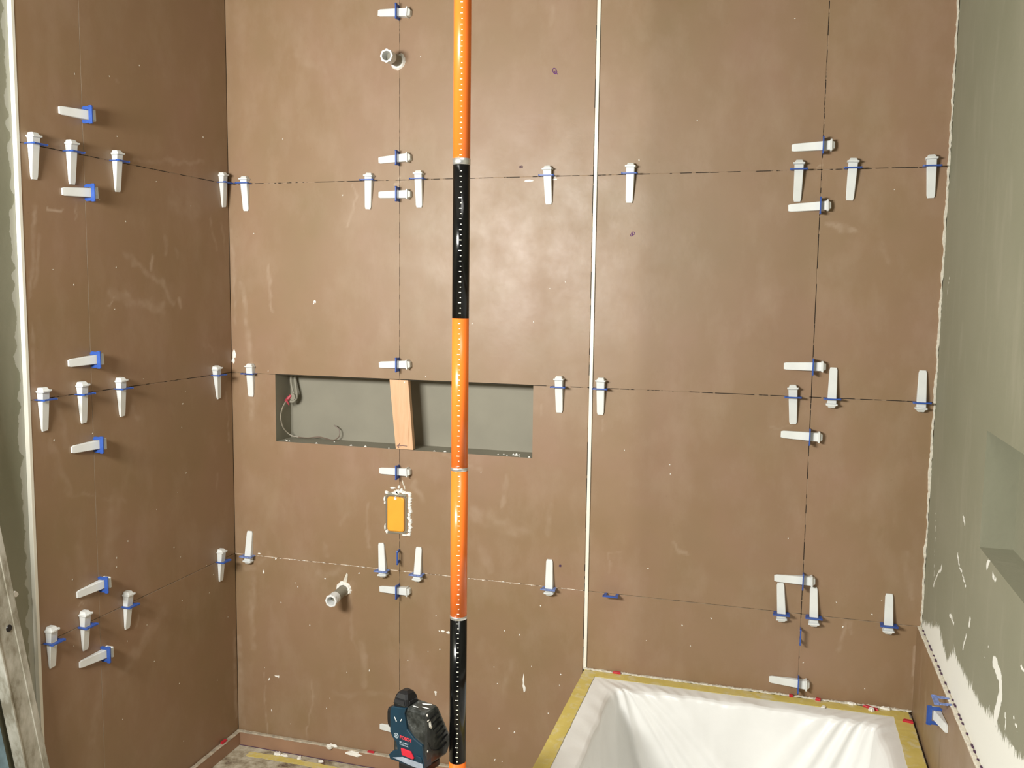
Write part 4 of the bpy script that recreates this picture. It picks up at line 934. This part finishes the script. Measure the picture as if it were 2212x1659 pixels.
speck_mesh('mortar_splash', [(-.069, .085, .0008, .004, .5), (-.066, .080, .0015, .0012, 0), (-.0535, .086, .0009, .0042, -.5)], lambda u, z, h: (u, -.0027-h, z), M['white_mortar'], shell, 2, 'white splashes on the blue shell')
speck_mesh('mortar_splash', [(.008, .108, .003, .0035, 0), (.018, .083, .004, .009, .3), (.022, .078, .0025, .003, 0), (.012, .095, .004, .0018, 0), (.010, .032, .002, .003, 0)], lambda u, z, h: (.0004+h, u, z), M['white_mortar'], grip, 3, 'white splashes on the grip')
speck_mesh('mortar_splash', [(-.012, .020, .010, .002, .1), (-.02, .034, .012, .003, .4), (-.03, .012, .006, .002, 0)], lambda u, z, h: (u, z, .1155+h*.3), M['pipe_white'], grip, 4, 'pale dust on the top deck')

las.scale = (LASX, 1, 1)
# ------------------------------------------------------------------ straightedges leaning at the left
TS = -.178
def slanted(bm, x0, x1, yr0, yr1, z0, z1, mi=0):
    """bar in the plane of the left wall; y at height z is yr + TS*z"""
    ring = lambda z: [(x0, yr0+TS*z, z), (x1, yr0+TS*z, z), (x1, yr1+TS*z, z), (x0, yr1+TS*z, z)]
    loft(bm, [ring(z0), ring(z1)], True, mi)
e = empty('straightedge', (0, 0, 0)); tag(e, 'mortar-stained aluminium straightedge leaning beside the left wall', 'straightedge')
YR = -.7855
bm = bmesh.new(); slanted(bm, .004, .0375, YR-.0625, YR-.001, 0, 2.1); bm_obj('bar', bm, M['bar'], e, bev=.001)
bm = bmesh.new(); slanted(bm, .0360, .0400, YR-.0170, YR, 0, 2.1); bm_obj('rim', bm, M['bar'], e, bev=.001)
bm = bmesh.new(); slanted(bm, .0360, .0400, YR-.0650, YR-.0600, 0, 2.1); bm_obj('rim', bm, M['bar'], e, bev=.001)
zb = .745; yb = YR+TS*zb-.030
bm = bmesh.new()
loft(bm, [[(.0370, yb+.0085*math.cos(a), zb+.0085*math.sin(a)) for a in [2*math.pi*i/16 for i in range(16)]], [(.0392, yb+.0075*math.cos(a), zb+.0075*math.sin(a)) for a in [2*math.pi*i/16 for i in range(16)]]])
bm_obj('bolt', bm, M['rubber'], e, label='dark round screw head')
e2 = empty('pale_blue_board', (0, 0, 0)); tag(e2, 'pale blue dusty strip leaning behind the straightedge, lower left edge', 'board')
bm = bmesh.new(); slanted(bm, -.0095, .002, YR-.150, YR-.075, 0, .78); bm_obj('panel', bm, M['blue_bar'], e2, bev=.001)
for o in (e, e2):
    pass
flk = flake((-.0085, -.884, .798), .008, .012, .003, 21, 'small white mortar blob on the left plaster beside the straightedge', (0, math.pi/2, 0))
